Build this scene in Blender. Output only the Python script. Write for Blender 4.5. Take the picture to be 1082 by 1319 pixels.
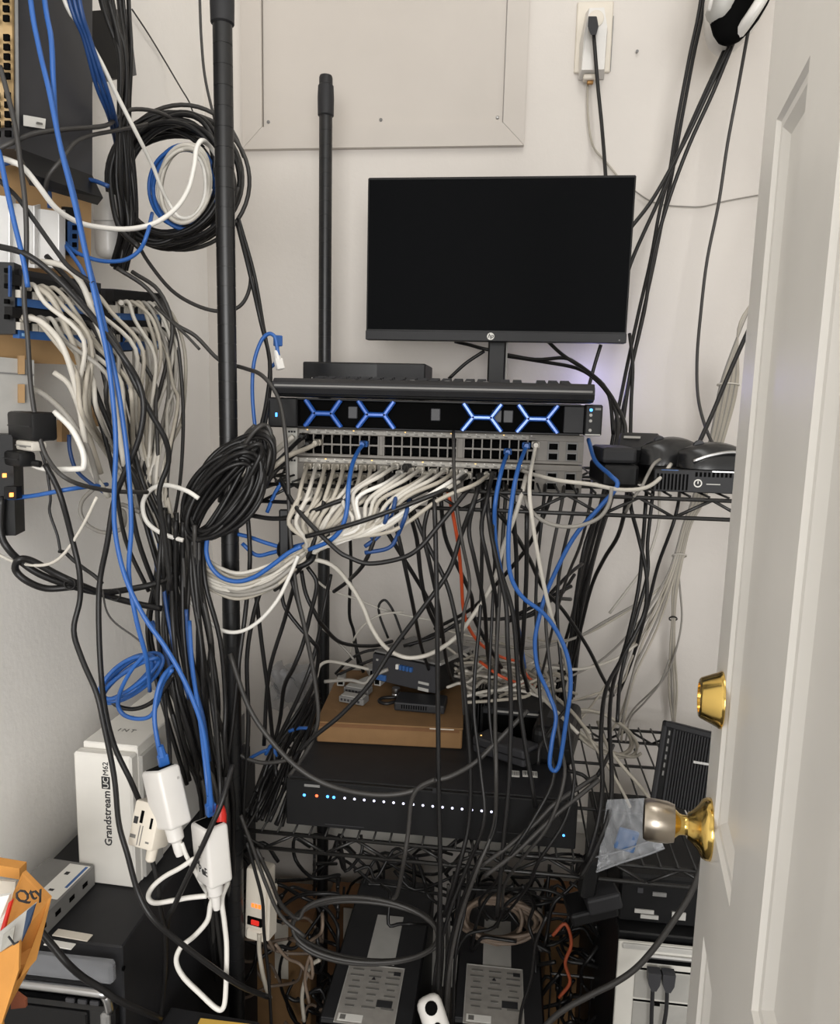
import bpy, bmesh, math, random
from math import sin, cos, tan, pi, radians, atan2, sqrt
from mathutils import Vector, Matrix
rnd = random.Random(7)
scene = bpy.context.scene
for o in list(bpy.data.objects): bpy.data.objects.remove(o)
COL = scene.collection
# ------------------------------------------------------------------ camera
FPX, TH, PH, RO, EYE = 945.0, radians(6.4), radians(8.5), radians(1.37), Vector((0, 0, 1.40))
cF = Vector((-sin(TH)*cos(PH), cos(TH)*cos(PH), -sin(PH)))
cR0 = Vector((cos(TH), sin(TH), 0)); cU0 = cR0.cross(cF)
cR = cos(RO)*cR0 + sin(RO)*cU0; cU = -sin(RO)*cR0 + cos(RO)*cU0
cam = bpy.data.cameras.new('camera'); camo = bpy.data.objects.new('camera', cam); COL.objects.link(camo)
camo.matrix_world = Matrix(((cR.x, cU.x, -cF.x, EYE.x), (cR.y, cU.y, -cF.y, EYE.y), (cR.z, cU.z, -cF.z, EYE.z), (0, 0, 0, 1)))
cam.sensor_fit = 'HORIZONTAL'; cam.sensor_width = 36; cam.lens = FPX/1082*36; cam.clip_start = .01
scene.camera = camo
# ------------------------------------------------------------------ light
world = bpy.data.worlds.new('world'); scene.world = world; world.use_nodes = True
bg = world.node_tree.nodes['Background']; bg.inputs[0].default_value = (1, .985, .965, 1); bg.inputs[1].default_value = 1.1
def area(name, loc, target, size, sizey, power, col=(1, .988, .972)):
    l = bpy.data.lights.new(name, 'AREA'); l.shape = 'RECTANGLE'; l.size = size; l.size_y = sizey; l.energy = power; l.color = col
    o = bpy.data.objects.new(name, l); COL.objects.link(o); o.location = loc
    o.rotation_euler = (Vector(target)-Vector(loc)).to_track_quat('-Z', 'Y').to_euler(); return o
area('closet_ceiling_lamp', (.22, .55, 2.66), (.20, .60, 0), .30, 1.1, 5)
area('added_front_fill', (.25, -1.9, 1.55), (-.25, 1.2, 1.15), 1.6, 1.1, 64)  # added soft fill from behind the camera, no known window there
scene.view_settings.view_transform = 'Standard'; scene.view_settings.look = 'None'
scene.view_settings.gamma = 1; scene.view_settings.use_curve_mapping = False
scene.view_settings.exposure = 0.0
# ------------------------------------------------------------------ helpers
def ray(x, y): return cF + cR*((x-541)/FPX) - cU*((y-659.5)/FPX)
def P(x, y, Y=None, X=None, Z=None):
    """the point of the room seen at pixel x, y of the 1082 x 1319 photograph, on a plane of constant Y, X or Z"""
    d = ray(x, y)
    t = Y/d.y if Y is not None else X/d.x if X is not None else (Z-EYE.z)/d.z
    return EYE + d*t
def lin(c):
    def f(v): v /= 255; return v/12.92 if v <= .04045 else ((v+.055)/1.055)**2.4
    return (f(c[0]), f(c[1]), f(c[2]), 1)
MATS = {}
def mat(name, col, rough=.5, metal=0, var=.08, scale=30, bump=0, bscale=200, emit=0, alpha=1, trans=0, spec=.5, wave=False):
    if name in MATS: return MATS[name]
    m = bpy.data.materials.new(name); m.use_nodes = True; MATS[name] = m
    nt = m.node_tree; b = nt.nodes['Principled BSDF']; L = nt.links
    b.inputs['Roughness'].default_value = rough; b.inputs['Metallic'].default_value = metal
    b.inputs['Specular IOR Level'].default_value = spec
    c = lin(col)
    tc = nt.nodes.new('ShaderNodeTexCoord')
    n = nt.nodes.new('ShaderNodeTexNoise'); n.inputs['Scale'].default_value = scale; n.inputs['Detail'].default_value = 4
    L.new(tc.outputs['Object'], n.inputs['Vector'])
    r = nt.nodes.new('ShaderNodeValToRGB'); L.new(n.outputs['Fac'], r.inputs['Fac'])
    r.color_ramp.elements[0].position = .3; r.color_ramp.elements[1].position = .7
    r.color_ramp.elements[0].color = [v*(1-var) for v in c[:3]]+[1]; r.color_ramp.elements[1].color = [min(1, v*(1+var)) for v in c[:3]]+[1]
    L.new(r.outputs['Color'], b.inputs['Base Color'])
    if bump:
        n2 = nt.nodes.new('ShaderNodeTexNoise'); n2.inputs['Scale'].default_value = bscale; n2.inputs['Detail'].default_value = 3
        L.new(tc.outputs['Object'], n2.inputs['Vector'])
        bp = nt.nodes.new('ShaderNodeBump'); bp.inputs['Strength'].default_value = bump; bp.inputs['Distance'].default_value = .002
        L.new(n2.outputs['Fac'], bp.inputs['Height']); L.new(bp.outputs['Normal'], b.inputs['Normal'])
    if emit:
        b.inputs['Emission Color'].default_value = c; b.inputs['Emission Strength'].default_value = emit
    if alpha < 1: b.inputs['Alpha'].default_value = alpha
    if trans: b.inputs['Transmission Weight'].default_value = trans
    return m
BLK = mat('black_cable_jacket', (24, 23, 23), .42, var=.15, spec=.4)
BLK2 = mat('grey_black_jacket', (52, 50, 48), .5, var=.12)
BLU = mat('blue_cable_jacket', (40, 90, 160), .42)
DBLU = mat('deep_blue_jacket', (30, 64, 116), .45)
BEI = mat('beige_grey_jacket', (170, 163, 150), .5)
LGR = mat('light_grey_jacket', (193, 188, 178), .48)
GRY = mat('mid_grey_jacket', (140, 136, 129), .5)
BRN = mat('brown_grey_jacket', (116, 100, 86), .6)
WHT = mat('white_cable_jacket', (222, 219, 212), .42, var=.03)
ORA = mat('orange_cable_jacket', (206, 84, 44), .45)
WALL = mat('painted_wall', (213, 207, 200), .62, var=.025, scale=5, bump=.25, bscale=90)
WALL_LIFT = mat('light_lifted_white_wall', (249, 246, 241), .6, var=.02, scale=5, bump=.25, bscale=90)  # whiter wall paint, lightened further to make up for weak grazing light
PANELP = mat('painted_panel', (194, 187, 179), .45, var=.02, scale=8)
DOORP = mat('white_door_paint', (240, 237, 231), .38, var=.02, scale=12, bump=.1, bscale=60)
PWR = mat('black_powder_coat', (20, 20, 21), .38, var=.12, scale=60)
WIRE = mat('black_wire_coat', (28, 27, 26), .4, var=.15)
STEEL = mat('dark_grey_steel', (52, 52, 55), .48, var=.07, scale=20)
PLA = mat('black_plastic', (17, 17, 18), .45, var=.1, scale=60, spec=.3)
PLA2 = mat('charcoal_plastic', (36, 36, 38), .55, var=.1, scale=40, spec=.35)
GLS = mat('gloss_black_plastic', (20, 20, 21), .18, var=.05)
DEEP = mat('port_black', (7, 7, 7), .8, spec=.05)
SCR = mat('dark_screen', (9, 10, 12), .55, var=.03, spec=.04)
SWM = mat('switch_face_grey', (120, 115, 108), .5, var=.06, scale=80)
SWL = mat('switch_label_strip', (168, 164, 156), .55, var=.18, scale=300)
GRYP = mat('grey_plastic', (120, 119, 117), .5)
LGP = mat('pale_grey_plastic', (172, 170, 165), .5)
WHB = mat('light_lifted_white_plastic', (246, 245, 243), .4, var=.02)  # white plastic lightened to make up for poor light on the adapters
WHP = mat('white_plastic', (216, 213, 208), .35, var=.02)
IVO = mat('ivory_plastic', (216, 208, 194), .4, var=.03)
CARD = mat('cardboard', (130, 98, 62), .8, var=.08, scale=25, bump=.1)
CARDO = mat('orange_cardboard', (202, 140, 66), .75, var=.07, scale=25, bump=.1)
CARDD = mat('cardboard_edge', (112, 78, 48), .85, var=.15)
PLY = mat('plywood', (172, 138, 96), .65, var=.18, scale=14)
PAPER = mat('white_paper', (226, 224, 218), .7, var=.02)
INK = mat('black_ink', (40, 40, 42), .7)
INKG = mat('grey_ink', (110, 108, 104), .7)
YEL = mat('yellow_paper', (226, 184, 84), .75, var=.05)
BRASS = mat('polished_brass', (228, 194, 112), .17, 1, var=.05, scale=40)
NICK = mat('satin_nickel', (182, 172, 158), .28, 1, var=.06)
CHR = mat('bright_metal', (190, 190, 190), .28, 1)
REDP = mat('red_plastic', (206, 44, 34), .4)
BLUEP = mat('blue_plastic', (50, 92, 150), .4, var=.12)
BZW = mat('pale_blue_bezel_wire', (205, 218, 240), .3)
LEDB = mat('blue_led', (70, 150, 255), emit=3)
LEDR = mat('red_led', (255, 90, 50), emit=3)
LEDO = mat('orange_led', (255, 150, 70), emit=3)
LEDW = mat('white_led', (225, 225, 255), emit=1.6)
LEDA = mat('amber_led', (255, 205, 120), emit=1.2)
FLOORM = mat('dark_floor', (62, 57, 52), .6, var=.15, scale=12)
CEIL = mat('ceiling_paint', (222, 219, 212), .8)
BEIM = mat('beige_steel', (205, 202, 194), .45, var=.03)
BAGM = mat('clear_plastic_bag', (222, 225, 230), .14, var=.02, alpha=.24, spec=1.0)
FROST = mat('frosted_plastic', (150, 152, 156), .3, var=.05, alpha=.45)

ROOTS = {}
def link(o, parent=None):
    COL.objects.link(o)
    if parent: o.parent = parent
    return o
def setp(o, label=None, cat=None, group=None, kind=None):
    for k, v in (('label', label), ('category', cat), ('group', group), ('kind', kind)):
        if v: o[k] = v
    return o
def thing(name, label, cat, loc=(0, 0, 0), rot=None, group=None):
    o = bpy.data.objects.new(name, None); o.empty_display_size = .02; link(o)
    Mx = Matrix.Translation(loc) @ (rot.to_4x4() if rot else Matrix.Identity(4))
    o.matrix_world = Mx; ROOTS[o] = Mx
    return setp(o, label, cat, group)
def rz(a): return Matrix.Rotation(a, 3, 'Z')
def frame(xa, za):
    """3x3 rotation whose local X and Z are xa and (about) za"""
    x = Vector(xa).normalized(); z = Vector(za); y = z.cross(x).normalized(); z = x.cross(y)
    return Matrix((x, y, z)).transposed()
class MB:
    def __init__(s): s.bm = bmesh.new()
    def box(s, c, d, rot=None, bev=0, seg=1):
        r = bmesh.ops.create_cube(s.bm, size=1)
        vs = r['verts']
        bmesh.ops.scale(s.bm, vec=d, verts=vs)
        if bev:
            es = list({e for v in vs for e in v.link_edges})
            q = bmesh.ops.bevel(s.bm, geom=vs+es, offset=min(bev, min(d)*.45), segments=seg, affect='EDGES', profile=.5)
            vs = list({v for f in q['faces'] for v in f.verts} | {v for v in vs if v.is_valid})
        if rot: bmesh.ops.rotate(s.bm, cent=(0, 0, 0), matrix=rot, verts=vs)
        bmesh.ops.translate(s.bm, vec=c, verts=vs); return s
    def mm(s, a, b, bev=0, seg=1):
        a = Vector(a); b = Vector(b)
        return s.box((a+b)/2, [max(abs(v), 1e-5) for v in (b-a)], bev=bev, seg=seg)
    def hexa(s, front, back):
        v = [s.bm.verts.new(p) for p in list(front)+list(back)]; n = len(front)
        s.bm.faces.new(v[:n]); s.bm.faces.new(v[:n-1:-1])
        for i in range(n): s.bm.faces.new((v[i], v[n+i], v[n+(i+1) % n], v[(i+1) % n]))
        return s
    def prism(s, poly, vec):
        vec = Vector(vec); return s.hexa([Vector(p) for p in poly], [Vector(p)+vec for p in poly])
    def lathe(s, prof, o=(0, 0, 0), ax=(0, 0, 1), n=16, caps=True):
        q = Vector(ax).normalized().to_track_quat('Z', 'Y'); o = Vector(o); rows = []
        for r, h in prof:
            rows.append([s.bm.verts.new(o + q @ Vector((r*cos(2*pi*i/n), r*sin(2*pi*i/n), h))) for i in range(n)])
        for a, b in zip(rows, rows[1:]):
            for i in range(n): s.bm.faces.new((a[i], a[(i+1) % n], b[(i+1) % n], b[i]))
        if caps: s.bm.faces.new(rows[0][::-1]); s.bm.faces.new(rows[-1])
        return s
    def cyl(s, a, b, r, r2=None, n=10):
        a = Vector(a); b = Vector(b)
        return s.lathe([(r, 0), (r if r2 is None else r2, (b-a).length)], a, b-a, n)
    def tube(s, pts, r, n=6, closed=False, sub=5):
        pts = [Vector(p) for p in pts]
        if sub > 1: pts = spline(pts, sub, closed)
        N = len(pts); rows = []; up = None
        for i, p in enumerate(pts):
            if closed: t = pts[(i+1) % N]-pts[i-1]
            else: t = pts[min(i+1, N-1)]-pts[max(i-1, 0)]
            if t.length < 1e-9: t = Vector((0, 0, 1))
            t.normalize()
            if up is None: up = t.orthogonal().normalized()
            else:
                up = up - t*up.dot(t)
                up = up.normalized() if up.length > 1e-6 else t.orthogonal().normalized()
            w = t.cross(up)
            rr = r if not isinstance(r, (list, tuple)) else r[min(i, len(r)-1)]
            rows.append([s.bm.verts.new(p + rr*(cos(2*pi*k/n)*up + sin(2*pi*k/n)*w)) for k in range(n)])
        m = N if closed else N-1
        for i in range(m):
            a, b = rows[i], rows[(i+1) % N]
            for k in range(n): s.bm.faces.new((a[k], a[(k+1) % n], b[(k+1) % n], b[k]))
        if not closed: s.bm.faces.new(rows[0][::-1]); s.bm.faces.new(rows[-1])
        return s
    def out(s, name, m, parent=None, world=False, smooth=None, label=None):
        me = bpy.data.meshes.new(name); bmesh.ops.recalc_face_normals(s.bm, faces=s.bm.faces); s.bm.to_mesh(me); s.bm.free()
        o = bpy.data.objects.new(name, me)
        if m: me.materials.append(m)
        if world and parent:
            r = parent
            while r.parent: r = r.parent
            me.transform(ROOTS[r].inverted())
        if smooth: me.polygons.foreach_set('use_smooth', [True]*len(me.polygons))
        if smooth == 'auto':
            me.set_sharp_from_angle(angle=radians(38))
        link(o, parent)
        if parent is None:
            xs = [v.co for v in me.vertices]
            lo = Vector([min(v[i] for v in xs) for i in range(3)]); hi = Vector([max(v[i] for v in xs) for i in range(3)])
            b = Vector(((lo.x+hi.x)/2, (lo.y+hi.y)/2, lo.z)); me.transform(Matrix.Translation(-b)); o.location = b; ROOTS[o] = Matrix.Translation(b)
        if label: o['label'] = label
        return o
def spline(pts, sub, closed=False):
    N = len(pts); out = []
    if N < 3: return pts
    rng = range(N) if closed else range(N-1)
    for i in rng:
        p1, p2 = pts[i], pts[(i+1) % N]
        p0 = pts[i-1] if (closed or i) else p1*2-p2
        p3 = pts[(i+2) % N] if (closed or i+2 < N) else p2*2-p1
        for k in range(sub):
            t = k/sub
            out.append(.5*((2*p1)+(p2-p0)*t+(2*p0-5*p1+4*p2-p3)*t*t+(3*p1-p0-3*p2+p3)*t**3))
    if not closed: out.append(pts[-1])
    return out
def part(name, m, parent, c, d, bev=0, seg=1, rot=None, label=None):
    return MB().box(c, d, rot, bev, seg).out(name, m, parent, label=label)
def copy(o, parent=None, **kw):
    c = o.copy(); COL.objects.link(c)
    if parent: c.parent = parent
    return c
def text(body, size, m, parent, loc, rot, name='lettering', bold=0, depth=.0003, align='LEFT', shear=0, label=None):
    cu = bpy.data.curves.new('t', 'FONT'); cu.body = body; cu.size = size; cu.extrude = depth; cu.offset = bold; cu.align_x = align; cu.resolution_u = 2; cu.shear = shear
    t = bpy.data.objects.new('t', cu); me = bpy.data.meshes.new_from_object(t)
    bpy.data.objects.remove(t); bpy.data.curves.remove(cu); me.materials.clear(); me.materials.append(m)
    o = bpy.data.objects.new(name, me); link(o, parent); o.matrix_local = Matrix.Translation(loc) @ rot.to_4x4()
    if label: o['label'] = label
    return o
FRONT = frame((1, 0, 0), (0, -1, 0))          # local XY plane faces the camera side (-Y)
def pts_of(s, Y):
    """'x y, x y Y, ...' with depth Y (a number, or (first, last) interpolated)"""
    raw = [tuple(float(v) for v in q.split()) for q in s.split(',')]
    n = len(raw); res = []
    for i, q in enumerate(raw):
        yy = Y if not isinstance(Y, tuple) else Y[0]+(Y[1]-Y[0])*i/max(1, n-1)
        if len(q) > 2: yy = q[2]
        p = P(q[0], q[1], yy)
        if p.x < -.652: p = P(q[0], q[1], X=-.652)
        res.append(p)
    return res
def cable(label, m, r, Y, s, group=None, name='cable', closed=False, cat='cable', n=8, sub=5, parent=None):
    if name == 'cable' and m not in (BLK, BLK2): name = 'network_cable'
    o = MB().tube(pts_of(s, Y) if isinstance(s, str) else s, r, n, closed, sub).out(name, m, parent, smooth=True)
    if parent is None: setp(o, label, cat, group)
    return o
def plug(parent, p, d, m, L=.022, w=.012, h=.009, name='plug', boot=True):
    """an RJ45 style plug at world point p pointing along d, a part of the cable"""
    d = Vector(d).normalized(); R = frame(d.orthogonal() if abs(d.z) > .95 else d.cross(Vector((0, 0, 1))), d)
    b = MB(); b.box(Vector(p)+d*L/2, (w, h, L), R, .0012)
    if boot: b.cyl(Vector(p)-d*.012, Vector(p)+d*.002, .0035, .0052, 8)
    return b.out(name, m, parent, world=True)

ORD = ['first', 'second', 'third', 'fourth', 'fifth', 'sixth', 'seventh', 'eighth', 'ninth', 'tenth', 'eleventh', 'twelfth', 'thirteenth', 'fourteenth', 'fifteenth', 'sixteenth']
# ------------------------------------------------------------------ the room
WX, WY = -.66, 1.60
def wall(name, a, b, m=WALL): return setp(MB().mm(a, b).out(name, m), kind='structure')
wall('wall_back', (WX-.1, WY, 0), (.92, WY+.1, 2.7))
wall('wall_left', (WX-.1, -.05, 0), (WX, WY, 2.7), WALL_LIFT)
wall('wall_right', (.82, .62, 0), (.92, WY, 2.7), WALL_LIFT)
wall('floor', (-2.5, -3.0, -.06), (2.5, WY, 0), FLOORM)
wall('ceiling', (-2.5, -3.0, 2.7), (2.5, WY+.1, 2.78), CEIL)  # unseen; carried back over the hall to keep out overhead light
# a strip of trim low on the back wall
t = setp(MB().mm((WX+.01, WY-.03, .44), (.8, WY, .475), bev=.004).mm((WX+.01, WY-.016, .37), (.8, WY, .44), bev=.004).out('trim_1', BEIM), kind='structure')
setp(MB().mm((WX, WY-.014, 0), (.82, WY, .1), bev=.004).out('baseboard_back', BEIM), kind='structure')
# door: open, its free edge in the middle distance, its inner face towards us
dE = Vector((.219, .728, 0)); dd = Vector((-.155, -.988, 0)).normalized(); dn = Vector((dd.y, -dd.x, 0)); dn = dn if dn.x < 0 else -dn
dR = Matrix((dd, dn, Vector((0, 0, 1)))).transposed()     # local x along the door from its free edge, y out of its face, z up
DW, DH, DT = .52, 2.03, .036
dt = thing('door_1', None, None, dE, dR); setp(dt, kind='structure')
xs = [(0, .064), (.064, .178), (.178, .282), (.282, .40), (.40, DW)]
cells = [(.22, .90), (1.012, 1.634)]
b = MB()
b.mm((0, -DT, 0), (.064, 0, DH)); b.mm((.178, -DT, 0), (.282, 0, DH)); b.mm((.40, -DT, 0), (DW, 0, DH))
for x0, x1 in ((.064, .178), (.282, .40)):
    for z0, z1 in ((0, .22), (.90, 1.012), (1.634, DH)): b.mm((x0, -DT, z0), (x1, 0, z1))
b.out('slab', DOORP, dt)
def moulded(x0, x1, z0, z1):
    prof = [(0, 0), (.003, -.0035), (.0085, -.0038), (.009, -.0038), (.018, -.009), (.0185, -.009), (.03, -.009)]
    b = MB(); rows = []
    for ins, dep in prof:
        rows.append([b.bm.verts.new(v) for v in ((x0+ins, dep, z0+ins), (x1-ins, dep, z0+ins), (x1-ins, dep, z1-ins), (x0+ins, dep, z1-ins))])
    for p, q in zip(rows, rows[1:]):
        for i in range(4): b.bm.faces.new((p[i], p[(i+1) % 4], q[(i+1) % 4], q[i]))
    b.bm.faces.new(rows[-1]); b.mm((x0, -DT, z0), (x1, -DT+.012, z1))
    return b.out('panel', DOORP, dt)
for x0, x1 in ((.064, .178), (.282, .40)):
    for z0, z1 in cells: moulded(x0, x1, z0, z1)
# knob and deadbolt on the door's face
KX, KZ = .046, 1.0
k = MB().lathe([(0.0288, 0.0000), (0.0288, 0.0037), (0.0267, 0.0074), (0.0206, 0.0110), (0.0146, 0.0167), (0.0116, 0.0210)], (KX, 0, KZ), (0, 1, 0), 28).out('knob_rosette', BRASS, dt, smooth='auto', label='round polished brass rose')
b = MB().lathe([(0.0116, 0.0000), (0.0093, 0.0037), (0.0093, 0.0074), (0.0103, 0.0110), (0.0146, 0.0156), (0.0176, 0.0186)], (KX, .0175, KZ), (0, 1, 0), 28); b.out('knob_neck', BRASS, dt, smooth='auto')
b = MB().lathe([(0.0176, 0.0000), (0.0194, 0.0062), (0.0201, 0.0161), (0.0200, 0.0247), (0.0185, 0.0282), (0.0146, 0.0272), (0.0034, 0.0260)], (KX, .033, KZ), (0, 1, 0), 28); b.out('door_knob', NICK, dt, smooth='auto', label='satin nickel tulip door knob')
DX, DZ = .046, 1.131
MB().lathe([(0.0267, 0.0000), (0.0267, 0.0017), (0.0254, 0.0034), (0.0189, 0.0185), (0.0172, 0.0198), (0.0142, 0.0200), (0.0142, 0.0185), (0.0026, 0.0185)], (DX, 0, DZ), (0, 1, 0), 28).out('deadbolt', BRASS, dt, smooth='auto', label='polished brass deadbolt cylinder')
# ------------------------------------------------------------------ access panel on the back wall
at = thing('access_panel', 'painted metal access panel with wide mitred frame high on back wall', 'panel', (P(315, 195, WY).x, WY, P(315, 195, WY).z))
w = P(674, 199, WY).x-P(315, 195, WY).x; fw = .043; H = .62; pr = .014
def fpiece(poly): return MB().prism([(x, 0, z) for x, z in poly], (0, -pr, 0)).out('frame_rail', PANELP, at)
fpiece([(0, 0), (w, 0), (w-fw, fw), (fw, fw)]); fpiece([(0, H), (fw, H-fw), (w-fw, H-fw), (w, H)])
g = .0008
fpiece([(0, g), (fw, fw+g), (fw, H-fw-g), (0, H-g)]); fpiece([(w, g), (w, H-g), (w-fw, H-fw-g), (w-fw, fw+g)])
part('cover_sheet', PANELP, at, (w/2, -.004, H/2), (w-2*fw-.004, .006, H-2*fw-.004))
for sx in (.012, w/2-fw, w-2*fw-.012):
    MB().lathe([(.0034, 0), (.0034, .0015), (.002, .0024)], (fw+sx, -.007, fw+.012), (0, -1, 0), 10).out('screw', CHR if sx > w*.6 else GRYP, at)
# small nails left in the walls
for i, (x, y, l) in enumerate(((266, 409, 'dark nail head beside the black post on pale wall'), (266, 797, 'dark nail head on pale wall below the grey cable loop'), (820, 68, 'tiny dark nail head on wall right of outlet'))):
    p = P(x, y, WY)
    setp(MB().lathe([(.0012, 0), (.0012, .006), (.003, .006), (.003, .0075)], p, (0, -1, 0), 8).out('nail', GRYP), l, 'nail')
# ------------------------------------------------------------------ wire shelving rack
X0, X1, YF, YB = -.386, .56, 1.0, 1.457
rack = thing('wire_rack', 'black wire shelving rack holding the server and recorder, two posts in view', 'shelving', (0, 1.23, 0))
def post(x, y, top, s0):
    prof = [(.014, 0), (.014, .02), (.0127, .021)]; z = .05
    while z < top-.03: prof += [(.0127, z), (.0122, z+.0001), (.0122, z+.0012), (.0127, z+.0013)]; z += .0254
    prof += [(.0127, top)]
    p = MB().lathe(prof, (x, y, 0), n=14).out('post', PWR, rack, world=True, smooth='auto')
    MB().lathe([(.0128, s0-.002), (.0152, s0), (.0158, s0+.03), (.0148, s0+.052), (.0128, s0+.054), (.0128, s0+.066), (.0115, s0+.070)], (x, y, 0), n=16).out('post_cap', PLA2, p, world=True, smooth='auto')
post(X0, YF, 1.95, 1.881); post(-.3615, YB, 2.0, 1.934); post(X1, YF, 1.95, 1.9); post(X1, YB, 2.0, 1.934)
def shelf(z0, z1, wires=True):
    b = MB(); r = .003
    for y in (YF, YB):
        for z in (z0, z1): b.cyl((X0, y, z), (X1, y, z), r, n=6)
        n = 20
        for i in range(n):
            xa, xb = X0+(X1-X0)*i/n, X0+(X1-X0)*(i+1)/n
            za, zb = (z0, z1) if i % 2 else (z1, z0)
            b.cyl((xa, y, za), (xb, y, zb), .0024, n=6)
    for x in (X0, X1):
        for z in (z0, z1): b.cyl((x, YF, z), (x, YB, z), r, n=6)
        for i in range(10):
            ya, yb = YF+(YB-YF)*i/10, YF+(YB-YF)*(i+1)/10
            za, zb = (z0, z1) if i % 2 else (z1, z0)
            b.cyl((x, ya, za), (x, yb, zb), .0024, n=6)
    for y in (YF+.15, YF+.31): b.cyl((X0, y, z1-.004), (X1, y, z1-.004), .0028, n=6)
    s = b.out('shelf', WIRE, rack, world=True, smooth=True)
    for x in (X0-.0, X1):
        for y in (YF, YB): MB().lathe([(.0135, z0-.004), (.0165, z0-.003), (.0155, z1+.004), (.0135, z1+.005)], (x if y == YF or x > 0 else -.3615, y, 0), n=12).out('shelf_collar', PLA, s, world=True, smooth='auto')
    w0 = MB().cyl((0, YF-1.23-.004, 0), (0, YB-1.23+.004, 0), .0017, n=5).out('wire', WIRE, s, smooth=True)
    x = X0+.02; w0.location = (x, 0, z1+.0045)
    while x < X1-.03:
        x += .0245; c = copy(w0, s); c.location = (x, 0, z1+.0045)
shelf(1.256, 1.281); shelf(.722, .748)
TOPZ, MIDZ = 1.2885, .7555
# ------------------------------------------------------------------ monitor
MY = 1.38
a = P(475, 223, MY); b_ = P(820, 230, MY); c_ = P(470, 432, MY); e_ = P(806, 448, MY)
mx0, mx1 = (a.x+c_.x)/2, (b_.x+e_.x)/2; mz1, mz0 = (a.z+b_.z)/2, (c_.z+e_.z)/2; MW, MH = mx1-mx0, mz1-mz0
mon = thing('computer_monitor', 'wide black flat screen monitor standing on the server, its screen off', 'monitor', ((mx0+mx1)/2-.02, MY, 1.404))
zc = mz0-1.404; xo = .02
MB().mm((xo-MW/2, .002, zc), (xo+MW/2, .02, zc+MH), .002).mm((xo-MW*.36, .018, zc+.03), (xo+MW*.36, .042, zc+MH-.05), .01).out('housing', PLA, mon)
part('screen', SCR, mon, (xo, .0015, zc+.019+(MH-.019-.004)/2), (MW-.006, .002, MH-.024))
ch = part('lower_bezel', PLA2, mon, (xo, .0, zc+.0085), (MW, .006, .017), .001)
lx = P(632, 435, MY).x-mon.location.x
lg = MB().lathe([(.0066, 0), (.0066, .0006)], (lx, -.003, zc+.0088), (0, -1, 0), 24).out('round_logo', PAPER, mon)
text('hp', .0105, PLA2, lg, (lx-.0054, -.0037, zc+.0062), FRONT, 'logo_lettering', .0002, .0001, shear=.3)
MB().lathe([(.0014, 0), (.0014, .0008)], (P(797, 445, MY).x-mon.location.x, -.003, zc+.005), (0, -1, 0), 8).out('power_button', GRYP, mon)
sx = P(639, 470, MY).x-mon.location.x
MB().mm((sx-.0165, .035, .006), (sx+.0165, .052, zc+.12), .003).out('stand_column', PLA, mon)
MB().mm((sx+.0165, .045, .006), (sx+.02, .056, zc+.12), .001).out('column_edge', LGP, mon, label='pale grey side strip of the column')
MB().mm((sx-.10, -.05, 0), (sx+.10, .10, .008), .004).out('stand_base', PLA, mon)
# ------------------------------------------------------------------ server with blue bezel struts
SX0, SX1, SY, SZ0, SZ1 = -.345, .134, 1.05, 1.359, 1.4025
sv = thing('rack_server', 'flat black rack server with four blue branching struts across its front', 'server', ((SX0+SX1)/2, SY, SZ0))
hw = (SX1-SX0)/2; sh = SZ1-SZ0
part('chassis', STEEL, sv, (0, .235, sh/2), (.444, .42, sh-.002), .001)
part('front_recess', DEEP, sv, (0, .017, sh/2), (.40, .004, sh-.004))
part('bezel_rail', PLA, sv, (0, .0085, sh-.0015), (.42, .013, .003), .0008); part('bezel_rail', PLA, sv, (0, .0085, .0015), (.42, .013, .003), .0008)
part('bezel_end', PLA, sv, (-hw+.022, .012, sh/2), (.044, .026, sh), .002)
e2 = part('bezel_end', PLA, sv, (hw-.012, .012, sh/2), (.024, .026, sh), .002)
part('bezel_block', PLA2, sv, (hw-.024-.0145, .012, sh/2), (.028, .018, sh-.006), .001, label='matt charcoal block beside the right end')
part('status_light', LEDB, sv, (-hw+.013, -.0014, sh*.42), (.003, .001, .006), .0008)
for zz, m in ((.036, LEDB), (.029, LGP), (.021, LGP), (.008, LGP)):
    MB().lathe([(.0022, 0), (.0022, .0012), (.0014, .0014)], (hw-.016, -.001, zz), (0, -1, 0), 10).out('front_button', m, e2)
part('pull_tab', LGP, e2, (hw-.012, -.0012, .0018), (.021, .001, .002)); rl = MB().box((.218, .462, .03), (.006, .003, .004)).out('rear_light', mat('violet_led', (120, 110, 255), emit=4), sv)
pl_ = bpy.data.lights.new('server_rear_light', 'POINT'); pl_.energy = .16; pl_.color = (.42, .40, 1.0); pl_.shadow_soft_size = .02
po = bpy.data.objects.new('server_rear_light', pl_); COL.objects.link(po); po.location = (.175, 1.535, 1.45)
part('usb_cover', GRYP, e2, (hw-.0065, -.0012, .0375), (.008, .001, .003))
def strut_set(pxa, pxb, i):
    xa, xb = P(pxa, 535, SY).x-sv.location.x, P(pxb, 535, SY).x-sv.location.x
    r = .0026; y = .005; L = (xb-xa); k = L*.26; zm = sh*.5
    for nm, p, q in (('strut_bar', (xa+k, zm), (xb-k, zm)), ('strut_arm', (xa, sh-.003), (xa+k, zm)), ('strut_arm', (xb, sh-.003), (xb-k, zm)), ('strut_arm', (xa-.001, .003), (xa+k, zm)), ('strut_arm', (xb+.001, .003), (xb-k, zm))):
        d = Vector((q[0]-p[0], 0, q[1]-p[1])); R = frame(d, (0, -1, 0))
        MB().box(((p[0]+q[0])/2, y, (p[1]+q[1])/2), (d.length+.005, .0070, .007), R, .002).out(nm, STRUT, sv)
STRUT = mat('blue_gloss_strut', (38, 88, 172), .24, .25, var=.04, spec=.9)
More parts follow.
